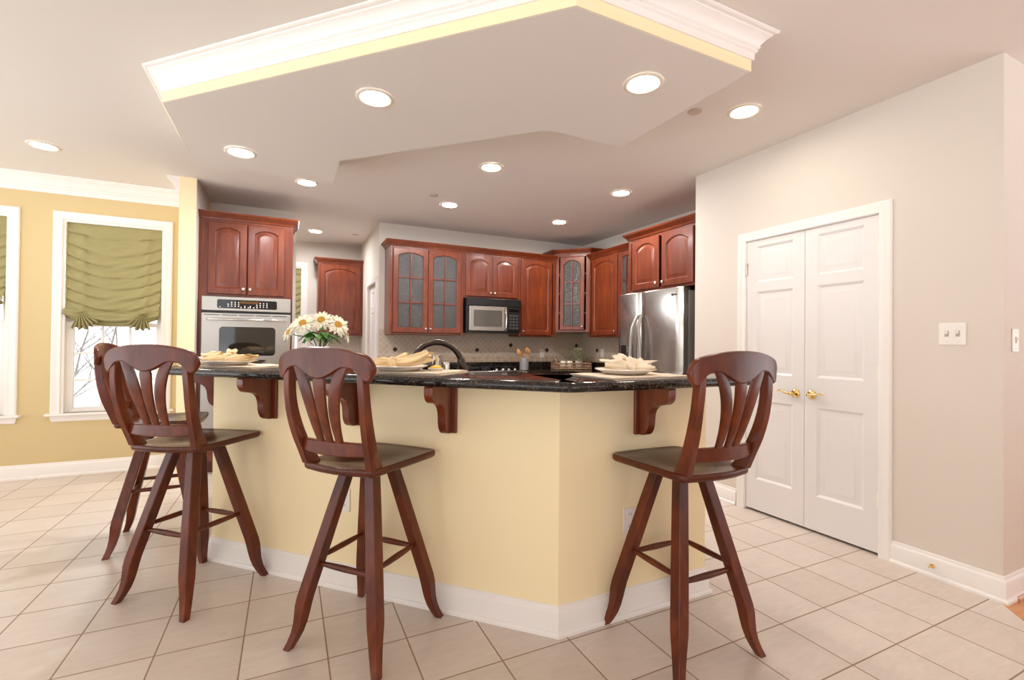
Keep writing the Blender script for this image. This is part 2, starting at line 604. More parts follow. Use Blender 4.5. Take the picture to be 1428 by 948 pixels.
structure(MB().box(4.0, 4.12, 3.02, 5.92, 0, CEIL).build("wall_kitchen_right", "cream", smooth=False), "cream wall above the cabinets beside the refrigerator", "wall")
# pantry block (double door in its long face)
PX = 3.218
DY0, DY1, DZ = 1.595, 2.511, 2.068
structure(wall_boxes("y", 1.053, 3.02, PX, PX + 0.12, 0, CEIL, [(DY0, DY1, 0, DZ)]).build("wall_right", "cream", smooth=False), "cream right wall around the white double door", "wall")
structure(MB().box(PX + 0.12, X1, 1.053, 1.173, 0, CEIL).build("wall_corner", "cream", smooth=False), "cream wall turning away at the right edge", "wall")
structure(MB().box(PX + 0.12, 4.0, 2.9, 3.02, 0, CEIL).build("wall_pantry", "cream", smooth=False), "cream pantry wall beside the refrigerator", "wall")
# outer walls of the room behind the camera, unseen, their openings added and sized for daylight
structure(wall_boxes("y", Y0, WY, X0 - 0.14, X0, 0, CEIL, [(-4.0, -0.6, 0.1, 2.6), (-0.4, 2.2, 0.05, 2.6), (2.5, 5.3, 0.1, 2.6)]).build("wall_left", "yellow_shaded", smooth=False), "shaded yellow wall of the room to the left", "wall")
structure(wall_boxes("x", X0, X1, Y0 - 0.14, Y0, 0, CEIL, [(-4.4, -1.3, 0.02, 2.65), (0.9, 2.6, 0.05, 2.3), (4.0, 6.0, 0.9, 2.3)]).build("wall_rear", "cream", smooth=False), "cream rear wall, out of view, with openings added for daylight", "wall")
structure(wall_boxes("y", Y0, 1.053, X1, X1 + 0.14, 0, CEIL, [(-3.5, 0.3, 0.2, 2.5)]).build("wall_far_right", "cream", smooth=False), "cream far right wall of the adjoining room", "wall")

# ---- crown moulding
CROWN = [(0, -0.118), (0.010, -0.118), (0.011, -0.088), (0.015, -0.085), (0.021, -0.081), (0.022, -0.075), (0.018, -0.071), (0.024, -0.068), (0.029, -0.064), (0.029, -0.058),
         (0.026, -0.055), (0.033, -0.046), (0.043, -0.034), (0.056, -0.024), (0.066, -0.019), (0.066, -0.013), (0.080, -0.012), (0.087, -0.008), (0.088, 0.0), (0, 0)]
BIGCROWN = [(o * 1.12, z * 1.25) for o, z in CROWN]
mb = MB()
sweep(mb, [(-0.906, 5.12), (-0.906, WY), (X0, WY)][::1], BIGCROWN, CEIL - 0.0005)
# left normal of (0,+1) is -x, of (-1,0) is -y : both face the breakfast room
structure(mb.build("trim_1", "white", angle=25), "white crown moulding along the shaded yellow window wall", "crown moulding")

# ---- baseboards
BASE = [(0, 0), (0.027, 0), (0.027, 0.012), (0.022, 0.019), (0.015, 0.021), (0.015, 0.098), (0.012, 0.106), (0.008, 0.110), (0.005, 0.125), (0, 0.127)]
def baseboard(name, path, label, pre=None, post=None):
    mb = MB()
    sweep(mb, path, BASE, 0.0, pre, post)
    return structure(mb.build(name, "white", angle=25), label, "baseboard")
baseboard("baseboard_left", [(-0.906, 5.12), (-0.906, WY), (X0, WY)], "white baseboard under the breakfast windows")
baseboard("baseboard_right", [(PX, 1.53), (PX, 1.053), (X1, 1.053)][::-1], "white baseboard along the right wall to its corner")
baseboard("baseboard_pantry", [(PX, 2.585), (PX, 3.02)], "short white baseboard left of the double door")

# ================================================================ BAR
BAR = [(1.94, 1.870), (1.94, 1.745), (1.066, 1.745), (-0.385, 3.196), (-0.385, 4.15)]
BZ = 1.07
mb = MB()
sweep(mb, BAR[1:], [(0, 0), (0, BZ - 0.001), (-0.125, BZ - 0.001), (-0.125, 0)])
barwall = structure(mb.build("wall_bar", "yellow", smooth=False), "pale yellow half wall of the breakfast bar", "half wall")
baseboard("baseboard_bar", BAR, "white baseboard around the yellow bar wall")

# bar top: black granite, bullnose front, mitred corners softened
topfront = [(p.x, p.y) for p in offset_path([(2.045, 1.745)] + BAR[2:4] + [(-0.385, 4.2)], 0.24)]
topfront = round_corners(topfront, 0.055)
nose = [(-0.018 + 0.018 * sin(radians(a)), 0.020 - 0.020 * cos(radians(a))) for a in range(0, 181, 20)]
prof = [(-0.47, 0)] + nose + [(-0.47, 0.040)]
mb = MB()
sweep(mb, topfront, prof, BZ)
bartop = tag(mb.build("bar_countertop", "granite", angle=30), "raised black granite bar top with rounded front edge", "countertop")
TOP = BZ + 0.040

# corbels
def corbel_profile():
    D, H = 0.205, 0.232
    pts = [(0.016, 0), (D - 0.006, 0), (D, -0.006), (D, -0.034)]
    for a in range(15, 91, 15):                     # rounded nose
        pts.append((D - 0.046 + 0.046 * cos(radians(a)), -0.034 - 0.044 * sin(radians(a))))
    pts += [(0.140, -0.080), (0.120, -0.086), (0.102, -0.097), (0.089, -0.113), (0.082, -0.132), (0.079, -0.155), (0.077, -0.180), (0.071, -0.203), (0.060, -0.220), (0.044, -0.230), (0.030, -H), (0.016, -H)]
    return pts
def make_corbel(p, rz, label):
    t = thing("bar_corbel", label, "corbel", (p[0], p[1], BZ - 0.001), rz, "wooden corbels under the bar top")
    # local: -y points out from the wall
    pr = corbel_profile()
    MB().loft([[(-0.021, -d, z) for d, z in pr], [(0.021, -d, z) for d, z in pr]]).build("bracket", "cherry", t, bevel=0.003)
    MB().box(-0.043, 0.043, -0.017, 0, -0.232, 0).build("mounting_plate", "cherry", t, bevel=0.003)
    return t
A45 = radians(-45)
make_corbel((1.512, 1.745), 0, "cherry wood corbel on the right face of the bar wall")
make_corbel((0.690, 2.121), A45, "cherry wood corbel under the bar nearest the bar wall's front corner, on its long face")
make_corbel((0.315, 2.496), A45, "cherry wood corbel hidden partly behind the middle bar stool")
make_corbel((-0.075, 2.886), A45, "cherry wood corbel between the two left bar stools and the middle one")
make_corbel((-0.385, 3.56), radians(-90), "orange lit cherry corbel at the far left end of the bar")

# outlets on the bar wall
def wall_plate(name, label, loc, rz, kind="outlet", w=0.072, h=0.116, group=None):
    t = thing(name, label, "outlet" if kind == "outlet" else "switch", loc, rz, group)
    MB().box(-w / 2, w / 2, -0.006, 0, -h / 2, h / 2).build("cover_plate", "outlet", t, bevel=0.003)
    if kind == "outlet":
        for s in (-1, 1):
            MB().lathe([(0.0165, -0.008), (0.0165, -0.005)], 20, (0, 0, s * 0.028), "y").build("receptacle", "outlet", t)
            for q in (-0.006, 0.006):
                MB().box(q - 0.0012, q + 0.0012, -0.0085, -0.0079, s * 0.028 - 0.002, s * 0.028 + 0.007).build("slot", "darkgrey", t)
    else:
        for s in kind:
            MB().box(s - 0.005, s + 0.005, -0.016, -0.005, 0.0, 0.016).build("toggle", "outlet", t, bevel=0.002)
            MB().box(s - 0.009, s + 0.009, -0.0068, -0.0055, -0.014, 0.018).build("toggle_slot", "rubber", t)
            for z in (-0.042, 0.042):
                MB().lathe([(0.003, -0.0075), (0.003, -0.005)], 10, (s, 0, z), "y").build("screw", "nickel", t)
    return t
wall_plate("wall_outlet", "white outlet plate low on the long yellow bar face", (0.272, 2.539, 0.45), A45)
wall_plate("wall_outlet", "white outlet plate on the right bar face behind the stool", (1.448, 1.745, 0.438), 0)

# ---- soffit above the bar
SZ = 2.569
SOF = [(1.983, 1.530), (0.993, 1.530), (-0.640, 3.163), (-0.640, 4.14), (0.325, 4.14), (0.325, 3.60), (1.424, 2.50), (1.983, 2.50)]
sof = MB().prism(SOF, SZ, CEIL - 0.0005).build("ceiling_soffit", "ceiling", smooth=False, bevel=0.005)
structure(sof, "dropped white ceiling soffit shaped like the bar below", "soffit")
mb = MB()
sweep(mb, SOF[:4], [(0, 0), (0.003, 0), (0.003, 0.06), (0, 0.06)], SZ + 0.0005)
mb.build("yellow_band", "yellow", sof, smooth=False)
mb = MB()
sweep(mb, SOF[:4], [(o + 0.001, z) for o, z in CROWN], CEIL - 0.001, pre=SOF[7])
structure(mb.build("trim_2", "white", angle=25), "white crown moulding around the top of the soffit", "crown moulding")

# ================================================================ DOORS
def panel_slab(w, h, t, panels, rz=0.012, field=0.028):
    """door slab in local x (0..w), z (0..h), face at y=0 looking to -y, thickness t to +y"""
    mb = MB()
    xs = sorted({0, w, *[p[0] for p in panels], *[p[1] for p in panels]})
    zs = sorted({0, h, *[p[2] for p in panels], *[p[3] for p in panels]})
    for i in range(len(xs) - 1):
        for j in range(len(zs) - 1):
            cx, cz = (xs[i] + xs[i + 1]) / 2, (zs[j] + zs[j + 1]) / 2
            if any(p[0] < cx < p[1] and p[2] < cz < p[3] for p in panels):
                continue
            mb.add([(xs[i], 0, zs[j]), (xs[i + 1], 0, zs[j]), (xs[i + 1], 0, zs[j + 1]), (xs[i], 0, zs[j + 1])], [(0, 1, 2, 3)])
    for a, b, c0, d in panels:
        def L(ins, y):
            return [(a + ins, y, c0 + ins), (b - ins, y, c0 + ins), (b - ins, y, d - ins), (a + ins, y, d - ins)]
        loops = [L(0, 0), L(0.006, 0.004), L(0.016, rz), L(0.026, rz), L(0.026 + field, 0.003), L(0.032 + field, 0.003)]
        mb.loft(loops, caps=False)
        mb.add(loops[-1], [(0, 1, 2, 3)])
    # sides and back
    mb.add([(0, 0, 0), (w, 0, 0), (w, 0, h), (0, 0, h), (0, t, 0), (w, t, 0), (w, t, h), (0, t, h)],
           [(0, 4, 5, 1), (1, 5, 6, 2), (2, 6, 7, 3), (3, 7, 4, 0), (4, 7, 6, 5)])
    return mb

# pantry double door : faces -x ; local x -> world -y
dcase = empty("door_1", (PX, DY1, 0), radians(-90))
structure(dcase, "white six panel double pantry door with brass levers", "double door")
Wd = DY1 - DY0
# local frame: x from 0 (far jamb, y=DY1) to Wd (near jamb), -y towards the room
CAS = [(0, 0), (0.008, -0.0), (0.008, 0.016), (0.03, 0.019), (0.052, 0.019), (0.058, 0.012), (0.066, 0.012), (0.066, 0.0)]
def casing(mb, x0, x1, zt, zb, prof_w=0.068):
    # three-sided casing: build as mitred loft in x-z plane, thickness toward -y
    pr = [(0.0, 0.0), (0.0, -0.012), (0.006, -0.016), (0.020, -0.013), (0.032, -0.013), (0.048, -0.019), (0.060, -0.019), (prof_w, -0.012), (prof_w, 0.0)]
    loops = []
    loops.append([(x0 - o, y, zb) for o, y in pr])
    loops.append([(x0 - o, y, zt + o) for o, y in pr])
    loops.append([(x1 + o, y, zt + o) for o, y in pr])
    loops.append([(x1 + o, y, zb) for o, y in pr])
    mb.loft(loops)
    return mb
casing(MB(), 0, Wd, DZ, 0).build("casing", "white", dcase, angle=30)
jb = MB().box(0, 0.002, 0, 0.1, 0, DZ).box(Wd - 0.002, Wd, 0, 0.1, 0, DZ).box(0, Wd, 0, 0.1, DZ - 0.002, DZ)
jb.build("jamb", "white", dcase, smooth=False)
MB().box(-0.05, Wd + 0.05, 0.10, 0.115, -0.005, DZ + 0.05).build("closet_dark_sheet", "darkgrey", dcase, smooth=False)  # added dark sheet, closet shade behind the door gaps put into its colour
dw = Wd / 2 - 0.006
def pantry_leaf(x, flip):
    p = [(0.082, dw - 0.082, 0.232, 0.830), (0.082, dw - 0.082, 1.030, 1.655), (0.082, dw - 0.082, 1.725, 2.000 - 0.0)]
    o = panel_slab(dw, 2.045, 0.035, p).build("door_leaf", "door", dcase, bevel=0.0, angle=20, loc=(x, 0.004, 0.018))
    # lever
    hx = dw - 0.060 if not flip else 0.050
    s = -1 if not flip else 1
    z = 0.912
    lv = MB()
    lv.lathe([(0.0, -0.014), (0.018, -0.013), (0.029, -0.008), (0.032, -0.003), (0.032, 0.0)], 28, (hx, 0, z), "y")
    ro = lv.build("lever_handle", "brass", o)
    pts = [(hx, -0.010, z), (hx, -0.035, z), (hx, -0.048, z), (hx + s * 0.012, -0.054, z), (hx + s * 0.04, -0.054, z + 0.002), (hx + s * 0.065, -0.052, z + 0.012), (hx + s * 0.09, -0.050, z + 0.016), (hx + s * 0.108, -0.050, z + 0.010)]
    MB().tube(pts, [0.010, 0.009, 0.010, 0.0105, 0.008, 0.0065, 0.006, 0.005], 12).build("lever", "brass", ro)
    # hinges
    for hz in (0.318, 1.08, 1.835):
        hxx = -0.001 if not flip else dw + 0.001
        MB().lathe([(0.006, -0.045), (0.006, 0.045)], 12, (hxx, -0.006, hz)).box(hxx - 0.012, hxx + 0.012, -0.003, 0.0, hz - 0.044, hz + 0.044).build("hinge", "nickel" if not flip else "outlet", o)
    return o
pantry_leaf(0.004, False)
pantry_leaf(Wd / 2 + 0.001, True)

# door stop on the right baseboard
t = thing("door_stop", "small brass door stop on the baseboard right of the door", "door stop", (PX - 0.015, 1.331, 0.062), radians(-90))
MB().lathe([(0.0, -0.004), (0.011, -0.004), (0.012, 0.0)], 16, (0, 0, 0), "y").build("base_plate", "brass", t)
MB().lathe([(0.005, -0.056), (0.005, -0.004)], 12, (0, 0, 0), "y").build("rod", "brass", t)
MB().lathe([(0.0, -0.068), (0.008, -0.066), (0.008, -0.056), (0.0, -0.055)], 12, (0, 0, 0), "y").build("rubber_tip", "outlet", t)
wall_plate("light_switch", "white double light switch plate right of the double door", (PX, 1.2515, 1.333), radians(-90), (-0.023, 0.023), 0.116, 0.118)
wall_plate("light_switch", "white switch plate past the wall corner at the right edge", (3.34, 1.053, 1.30), 0, (0.0,), 0.072, 0.118)

# passage doorway
dd = empty("door_2", (1.0, 6.80, 0), radians(-90))
structure(dd, "white cased passage door beside the kitchen back wall", "door")
casing(MB(), 0, 0.71, 2.03, 0).build("casing", "white", dd, angle=30)
pp = [(0.11, 0.31, 0.22, 0.82), (0.40, 0.60, 0.22, 0.82), (0.11, 0.31, 1.02, 1.65), (0.40, 0.60, 1.02, 1.65), (0.11, 0.31, 1.73, 1.93), (0.40, 0.60, 1.73, 1.93)]
panel_slab(0.70, 2.015, 0.035, pp).build("door_leaf", "door", dd, angle=20, loc=(0.005, 0.03, 0.01))

# wood threshold moulding on the oak floor at the corner
mb = MB()
sweep(mb, [(3.30, 1.036), (X1, 1.036)][::-1], [(0, 0), (0.018, 0), (0.016, 0.010), (0.009, 0.018), (0, 0.020)])
structure(mb.build("trim_3", "oak", angle=25), "stained quarter round along the corner baseboard", "moulding")

# ================================================================ WINDOWS
def make_window(name, x0, x1, y, z0, z1, label):
    """double hung window in a wall facing -y, opening x0..x1, z0..z1, wall face at y"""
    w = empty(name, (x0, y, z0), 0)
    structure(w, label, "window")
    W, H = x1 - x0, z1 - z0
    casing(MB(), 0, W, H, -0.009, 0.070).build("casing", "white", w, angle=30)
    MB().box(-0.10, W + 0.10, -0.05, 0.045, -0.022, 0.0).build("stool", "white", w, bevel=0.006)
    a = MB()
    pr = [(0, 0), (-0.012, 0), (-0.016, -0.045), (-0.010, -0.055), (0, -0.055)]
    a.loft([[(-0.072 + (0 if zz > -0.03 else 0.010), yy, zz - 0.022) for yy, zz in pr], [(W + 0.072 - (0 if zz > -0.03 else 0.010), yy, zz - 0.022) for yy, zz in pr]])
    a.build("apron", "white", w, angle=30)
    MB().box(0, 0.02, 0, 0.14, 0, H).box(W - 0.02, W, 0, 0.14, 0, H).box(0.02, W - 0.02, 0, 0.14, H - 0.02, H).box(0.02, W - 0.02, 0.045, 0.14, 0, 0.012).build("jamb", "white", w, smooth=False)
    mid = H * 0.462
    for k, (a0, a1, yy) in enumerate(((0.012, mid + 0.02, 0.055), (mid - 0.02, H - 0.02, 0.088))):
        sx0, sx1 = 0.02, W - 0.02
        st = 0.048
        s = MB().box(sx0, sx0 + st, yy, yy + 0.03, a0, a1).box(sx1 - st, sx1, yy, yy + 0.03, a0, a1)
        s.box(sx0 + st, sx1 - st, yy, yy + 0.03, a0, a0 + (0.03 if k == 0 else 0.04)).box(sx0 + st, sx1 - st, yy, yy + 0.03, a1 - 0.04, a1)
        so = s.build("sash", "white", w, smooth=False)
        gx0, gx1, gz0, gz1 = sx0 + st, sx1 - st, a0 + (0.03 if k == 0 else 0.04), a1 - 0.04
        m = MB()
        for i in (1, 2):
            x = gx0 + (gx1 - gx0) * i / 3
            m.box(x - 0.008, x + 0.008, yy + 0.005, yy + 0.025, gz0, gz1)
            z = gz0 + (gz1 - gz0) * i / 3
            m.box(gx0, gx1, yy + 0.006, yy + 0.024, z - 0.008, z + 0.008)
        m.build("muntin", "white", so, smooth=False)
        MB().box(gx0, gx1, yy + 0.013, yy + 0.017, gz0, gz1).build("glass_pane", "window_glass", so, smooth=False)
    return w
make_window("window_2", W2[0], W2[1], WY, WZ[0], WZ[1], "white double hung window nearest the oven cabinet")
make_window("window_1", W1[0], W1[1], WY, WZ[0], WZ[1], "white double hung window cut by the left edge")
make_window("window_3", -0.38, 0.182, 7.6, 0.6, 2.36, "narrow white window at the end of the passage")

def make_shade(label, x0, x1, y, zt, zb, group):
    """relaxed roman shade: side tucks, sagging swags, bunched hem with two fan tails"""
    NU, NV = 64, 120
    W, H = x1 - x0, zt - zb
    t = thing("roman_shade", label, "window shade", (x0, y, zt), 0, group)
    NT = 8
    def surf(u, v):
        s = 2 * u - 1
        # phase lines sag at the centre
        sag = 0.085 * (1 - s * s) * min(1, v * 3.5)
        ph = NT * (v - sag) / 0.88
        fr = ph - math.floor(ph)
        edge = min(1.0, abs(s) / 0.62)
        amp = 0.016 + 0.012 * edge
        # each fold: fabric swells out, then drops back under itself at the tuck line
        prof = fr ** 0.7 if fr < 0.80 else 0.855 * (1 - (fr - 0.80) / 0.20) ** 0.7
        d = amp * prof
        tuck = math.exp(-((abs(s) - 0.66) / 0.10) ** 2)
        d += 0.016 * tuck * sin(2 * pi * fr - 0.5)
        # slack cross-folds between the tuck columns
        d += 0.007 * (1 - edge) * sin(2 * pi * (1.7 * ph + 1.3 * s))
        d *= min(1.0, v * 9)
        z = -H * v - (0.030 * (1 - s * s)) * min(1, v * 3)
        z += 0.022 * tuck * sin(2 * pi * fr + 0.6) * min(1, v * 8)
        if v > 0.86:
            q = (v - 0.86) / 0.14
            d += 0.045 * sin(pi * min(1, q * 1.02)) + 0.014 * sin(q * 5 * 2 * pi) * (0.4 + 0.6 * (1 - edge))
            z += 0.014 * sin(q * 3 * pi)
            z += 0.050 * q * (abs(s) ** 2)
        side = 0.012 * sin(2 * pi * fr) * (abs(s) ** 8) * min(1, v * 6)
        x = u * W - s * 0.022 * v * W + math.copysign(side, s)
        x -= 0.018 * v * W * 2 * max(0, s) ** 3
        return (x, -0.012 - d, z)
    g = [[surf(i / NU, j / NV) for i in range(NU + 1)] for j in range(NV + 1)]
    mb = MB()
    verts = [p for r in g for p in r]
    faces = []
    for j in range(NV):
        for i in range(NU):
            a = j * (NU + 1) + i
            faces.append((a, a + 1, a + NU + 2, a + NU + 1))
    mb.add(verts, faces)
    o = mb.build("fabric", "shade", t, angle=180)
    sd = o.modifiers.new("thickness", "SOLIDIFY")
    sd.thickness = 0.002
    MB().box(0.0, W, -0.012, 0.012, -0.03, 0.0).build("head_rail", "shade", t, bevel=0.003)
    # fan tails
    for cx, dirs in ((0.175, -1), (0.80, 1)):
        f = MB()
        nf, loopsf = 40, []
        for k in range(nf + 1):
            a = radians(-40 + 80 * k / nf) + dirs * -0.30
            rip = 0.014 * sin(k / nf * 2 * pi * 6)
            col_ = []
            for r in (0.0, 0.04, 0.08, 0.13, 0.165 + 0.014 * sin(k * 0.7)):
                col_.append((cx * W + r * sin(a) * 0.95, -0.075 + rip * (r / 0.1) - 0.006 * r / 0.1, -H + 0.105 - r * cos(a)))
            loopsf.append(col_)
        f.loft(loopsf, caps=False, closed=False)
        fo = f.build("fan_tail", "shade", t, angle=180)
        fo.modifiers.new("thickness", "SOLIDIFY").thickness = 0.002
        MB().tube([(cx * W - 0.022, -0.075, -H + 0.108), (cx * W, -0.085, -H + 0.102), (cx * W + 0.022, -0.075, -H + 0.108)], 0.012, 10).build("gather", "shade", fo)
    return t
make_shade("olive green ruched fabric shade on the window nearest the ovens", W2[0] + 0.004, W2[1] - 0.004, WY + 0.045, WZ[1] - 0.004, 1.415, "olive roman shades")
make_shade("olive green ruched fabric shade cut by the left edge", W1[0] + 0.004, W1[1] - 0.004, WY + 0.045, WZ[1] - 0.004, 1.52, "olive roman shades")
make_shade("olive fabric shade on the narrow window beyond the flowers", -0.375, 0.178, 7.6 + 0.045, 2.352, 1.50, "olive roman shades")

# ================================================================ CABINETS
def outline(x0, x1, z0, z1, rise, ins, n=14):
    """bottom-left, bottom-right, then the (arched) top from right to left"""
    a, b, lo, hi = x0 + ins, x1 - ins, z0 + ins, z1 - ins
    pts = [(a, lo), (b, lo)]
    if rise <= 0:
        pts += [(b, hi)] + [(b + (a - b) * k / n, hi) for k in range(1, n)] + [(a, hi)]
        return pts
    sh = hi - rise                     # spring line
    ear = 0.035 * (b - a)              # small flat shoulder each side
    pts.append((b, sh))
    hw = (b - a) / 2 - ear
    rs = rise * 0.86
    RR = (hw * hw + rs * rs) / (2 * rs)
    for k in range(1, n):
        t = k / n
        x = b + (a - b) * t
        q = x - (a + b) / 2
        if abs(q) >= hw:
            z = sh
        else:
            z = hi - RR + sqrt(max(0, RR * RR - q * q))
        pts.append((x, z))
    pts.append((a, sh))
    return pts

def rect_for(pts, x0, x1, z0, z1):
    """outer rectangle resampled with the same number of points as an outline"""
    out = []
    for i, (x, z) in enumerate(pts):
        if i == 0: out.append((x0, z0))
        elif i == 1: out.append((x1, z0))
        elif i == 2: out.append((x1, z1))
        elif i == len(pts) - 1: out.append((x0, z1))
        else: out.append((x, z1))
    return out

def make_door(parent, x, z, w, h, arch=True, glazed=False, knob=None, stile=0.058, y=0.0, arch_n=26, arc=0.18):
    """raised panel or glazed cabinet door at (x..x+w, z..z+h), back on y, front 20 mm out (-y)"""
    T = 0.020
    rise = arc * (w - 2 * stile) if arch else 0.0
    base = outline(stile, w - stile, stile, h - stile * 0.8, rise, 0, arch_n)
    def ol(ins, yy):
        return [(px, yy, pz) for px, pz in outline(stile, w - stile, stile, h - stile * 0.8, max(rise - ins * 0.15, 0) if arch else 0, ins, arch_n)]
    def rc(ins, yy):
        return [(px, yy, pz) for px, pz in rect_for(base, ins, w - ins, ins, h - ins)]
    mb = MB()
    back = [(px, 0, pz) for px, pz in rect_for(base, 0, w, 0, h)]
    if not glazed:
        loops = [rc(0, 0), rc(0, -T + 0.005), rc(0.005, -T), ol(0, -T), ol(0.006, -T + 0.006), ol(0.010, -T + 0.011), ol(0.018, -T + 0.011), ol(0.040, -T + 0.002), ol(0.046, -T + 0.002)]
        mb.loft(loops, caps=True)
    else:
        loops = [rc(0, 0), rc(0, -T + 0.005), rc(0.005, -T), ol(0, -T), ol(0.006, -T + 0.006), ol(0.006, 0)]
        mb.loft(loops, caps=False, ring=True)
    d = mb.build("door", "cherry", parent, angle=28, loc=(x, y, z))
    if glazed:
        a, b = stile + 0.005, w - stile - 0.005
        lo, hi = stile + 0.005, h - stile * 0.8
        m = MB()
        m.box(w / 2 - 0.008, w / 2 + 0.008, -T + 0.002, -0.004, lo, hi - 0.008)
        for k in (1, 2):
            zz = lo + (hi - lo) * k / 3
            m.box(a, b, -T + 0.003, -0.004, zz - 0.008, zz + 0.008)
        m.build("muntin", "cherry", d, smooth=False)
        pts = outline(stile, w - stile, stile, h - stile * 0.8, rise, 0.001, arch_n)
        MB().loft([[(px, -0.009, pz) for px, pz in pts], [(px, -0.005, pz) for px, pz in pts]]).build("glass_pane", "seeded", d, angle=20)
    if knob:
        kx, kz = knob
        MB().lathe([(0.0, -T - 0.030), (0.010, -T - 0.029), (0.0155, -T - 0.023), (0.014, -T - 0.016), (0.006, -T - 0.011), (0.006, -T + 0.001)], 18, (kx, 0, kz), "y").build("knob", "nickel", d)
    return d

CABCROWN = [(0, 0), (0.010, 0), (0.012, 0.014), (0.018, 0.022), (0.030, 0.034), (0.044, 0.048), (0.050, 0.056), (0.052, 0.066), (0, 0.066)]
def make_cabinet(name, label, cat, loc, rz, W, D, z0, z1, doors, crown=(True, True), shelves=0, group=None, fstile=0.035, crown_h=True, open_front=False):
    """wall cabinet: local x 0..W, front face frame at y=0, depth to +y. doors: list of dict(x,w,z,h,...)"""
    t = thing(name, label, cat, loc, rz, group)
    P = 0.016
    b = MB().box(0, P, 0, D, z0, z1).box(W - P, W, 0, D, z0, z1).box(P, W - P, 0, D, z0, z0 + P).box(P, W - P, 0, D, z1 - P, z1)
    b.build("carcass", "cherry", t, smooth=False)
    MB().box(P, W - P, D - 0.008, D, z0 + P, z1 - P).build("back_panel", "inside" if shelves else "cherry", t, smooth=False)
    f = MB().box(0, fstile, -0.018, 0, z0, z1).box(W - fstile, W, -0.018, 0, z0, z1).box(fstile, W - fstile, -0.018, 0, z0, z0 + 0.035).box(fstile, W - fstile, -0.018, 0, z1 - 0.04, z1)
    f.build("face_frame", "cherry", t, bevel=0.0015)
    for k in range(shelves):
        zz = z0 + (z1 - z0) * (k + 1) / (shelves + 1)
        MB().box(P, W - P, 0.02, D - 0.008, zz - 0.009, zz + 0.009).build("shelf", "inside", t, smooth=False)
    for d in doors:
        make_door(t, d["x"], d["z"], d["w"], d["h"], d.get("arch", True), d.get("glazed", False), d.get("knob"), d.get("stile", 0.058), -0.0185, arc=0.13 if d.get("glazed") else (0.14 if d["w"] > 0.45 else 0.19))
    if crown_h:
        path = []
        if crown[1]:
            path.append((W, D))
        path += [(W, -0.018), (0, -0.018)]
        if crown[0]:
            path.append((0, D))
        mb = MB()
        sweep(mb, path, CABCROWN, z1 - 0.002)
        mb.build("crown_moulding", "cherry", t, angle=30)
    return t

UB, UT = 1.357, 2.410
FY = 5.610                       # back of the face frames of the back-wall uppers
dep = 5.918 - FY
def pair(W, z0, z1, fs=0.035, glazed=False, kz=0.05, stile=0.058, gap=0.004, over=0.012):
    x0 = fs - over
    w = (W - 2 * x0 - gap) / 2
    zz, h = z0 + 0.022, (z1 - 0.028) - (z0 + 0.022)
    return [dict(x=x0, w=w, z=zz, h=h, glazed=glazed, knob=(w - 0.028, kz), stile=stile), dict(x=x0 + w + gap, w=w, z=zz, h=h, glazed=glazed, knob=(0.028, kz), stile=stile)]

make_cabinet("wall_cabinet", "cherry wall cabinet with a pair of arched glass doors above the faucet", "wall cabinet", (1.07, FY, 0), 0, 0.915, dep, UB, UT, pair(0.915, UB, UT, 0.045, True), (True, False), shelves=3, group="cherry wall cabinets")
make_cabinet("wall_cabinet", "short cherry cabinet with two arched doors above the microwave", "wall cabinet", (1.987, FY, 0), 0, 0.776, dep, 1.836, UT, pair(0.776, 1.836, UT), (False, False), group="cherry wall cabinets")
make_cabinet("wall_cabinet", "tall single door cherry cabinet between microwave and glass corner cabinet", "wall cabinet", (2.765, FY, 0), 0, 0.560, dep, UB, UT,
             [dict(x=0.03, w=0.47, z=UB + 0.022, h=UT - UB - 0.05, knob=(0.026, 0.05))], (False, False), group="cherry wall cabinets")
# diagonal corner cabinet: pentagon carcass, door looks to (-1,-1)
cz0, cz1 = 1.425, 2.500
ct = thing("corner_cabinet", "raised diagonal cherry corner cabinet with one glass door", "wall cabinet", (3.345, 5.625, 0), radians(-45), "cherry wall cabinets")
cw = hypot(0.345, 0.345)
mb = MB()
inv = Matrix.Rotation(radians(45), 2)
def cl(x, y):
    v = inv @ Vector((x - 3.345, y - 5.625))
    return (v.x, v.y)
pen = [cl(3.345, 5.625), cl(3.345, 5.915), cl(3.995, 5.915), cl(3.995, 5.28), cl(3.69, 5.28)]
for i in range(4):
    a, b = Vector(pen[i]), Vector(pen[i + 1])
    n_ = Vector((b.y - a.y, a.x - b.x)).normalized() * 0.012
    mb.add([(a.x, a.y, cz0), (b.x, b.y, cz0), (b.x + n_.x, b.y + n_.y, cz0), (a.x + n_.x, a.y + n_.y, cz0), (a.x, a.y, cz1), (b.x, b.y, cz1), (b.x + n_.x, b.y + n_.y, cz1), (a.x + n_.x, a.y + n_.y, cz1)],
           [(0, 3, 2, 1), (4, 5, 6, 7), (0, 1, 5, 4), (1, 2, 6, 5), (2, 3, 7, 6), (3, 0, 4, 7)])
mb.build("carcass", "cherry", ct, smooth=False)
MB().prism(pen, cz0, cz0 + 0.016).build("bottom_panel", "cherry", ct, smooth=False)
MB().prism(pen, cz1 - 0.016, cz1).build("top_panel", "cherry", ct, smooth=False)
pin = [cl(3.375, 5.635), cl(3.375, 5.89), cl(3.97, 5.89), cl(3.97, 5.30), cl(3.70, 5.30)]
for k in (1, 2, 3):
    zz = cz0 + (cz1 - cz0) * k / 4
    MB().prism(pin, zz - 0.008, zz + 0.008).build("shelf", "inside", ct, smooth=False)
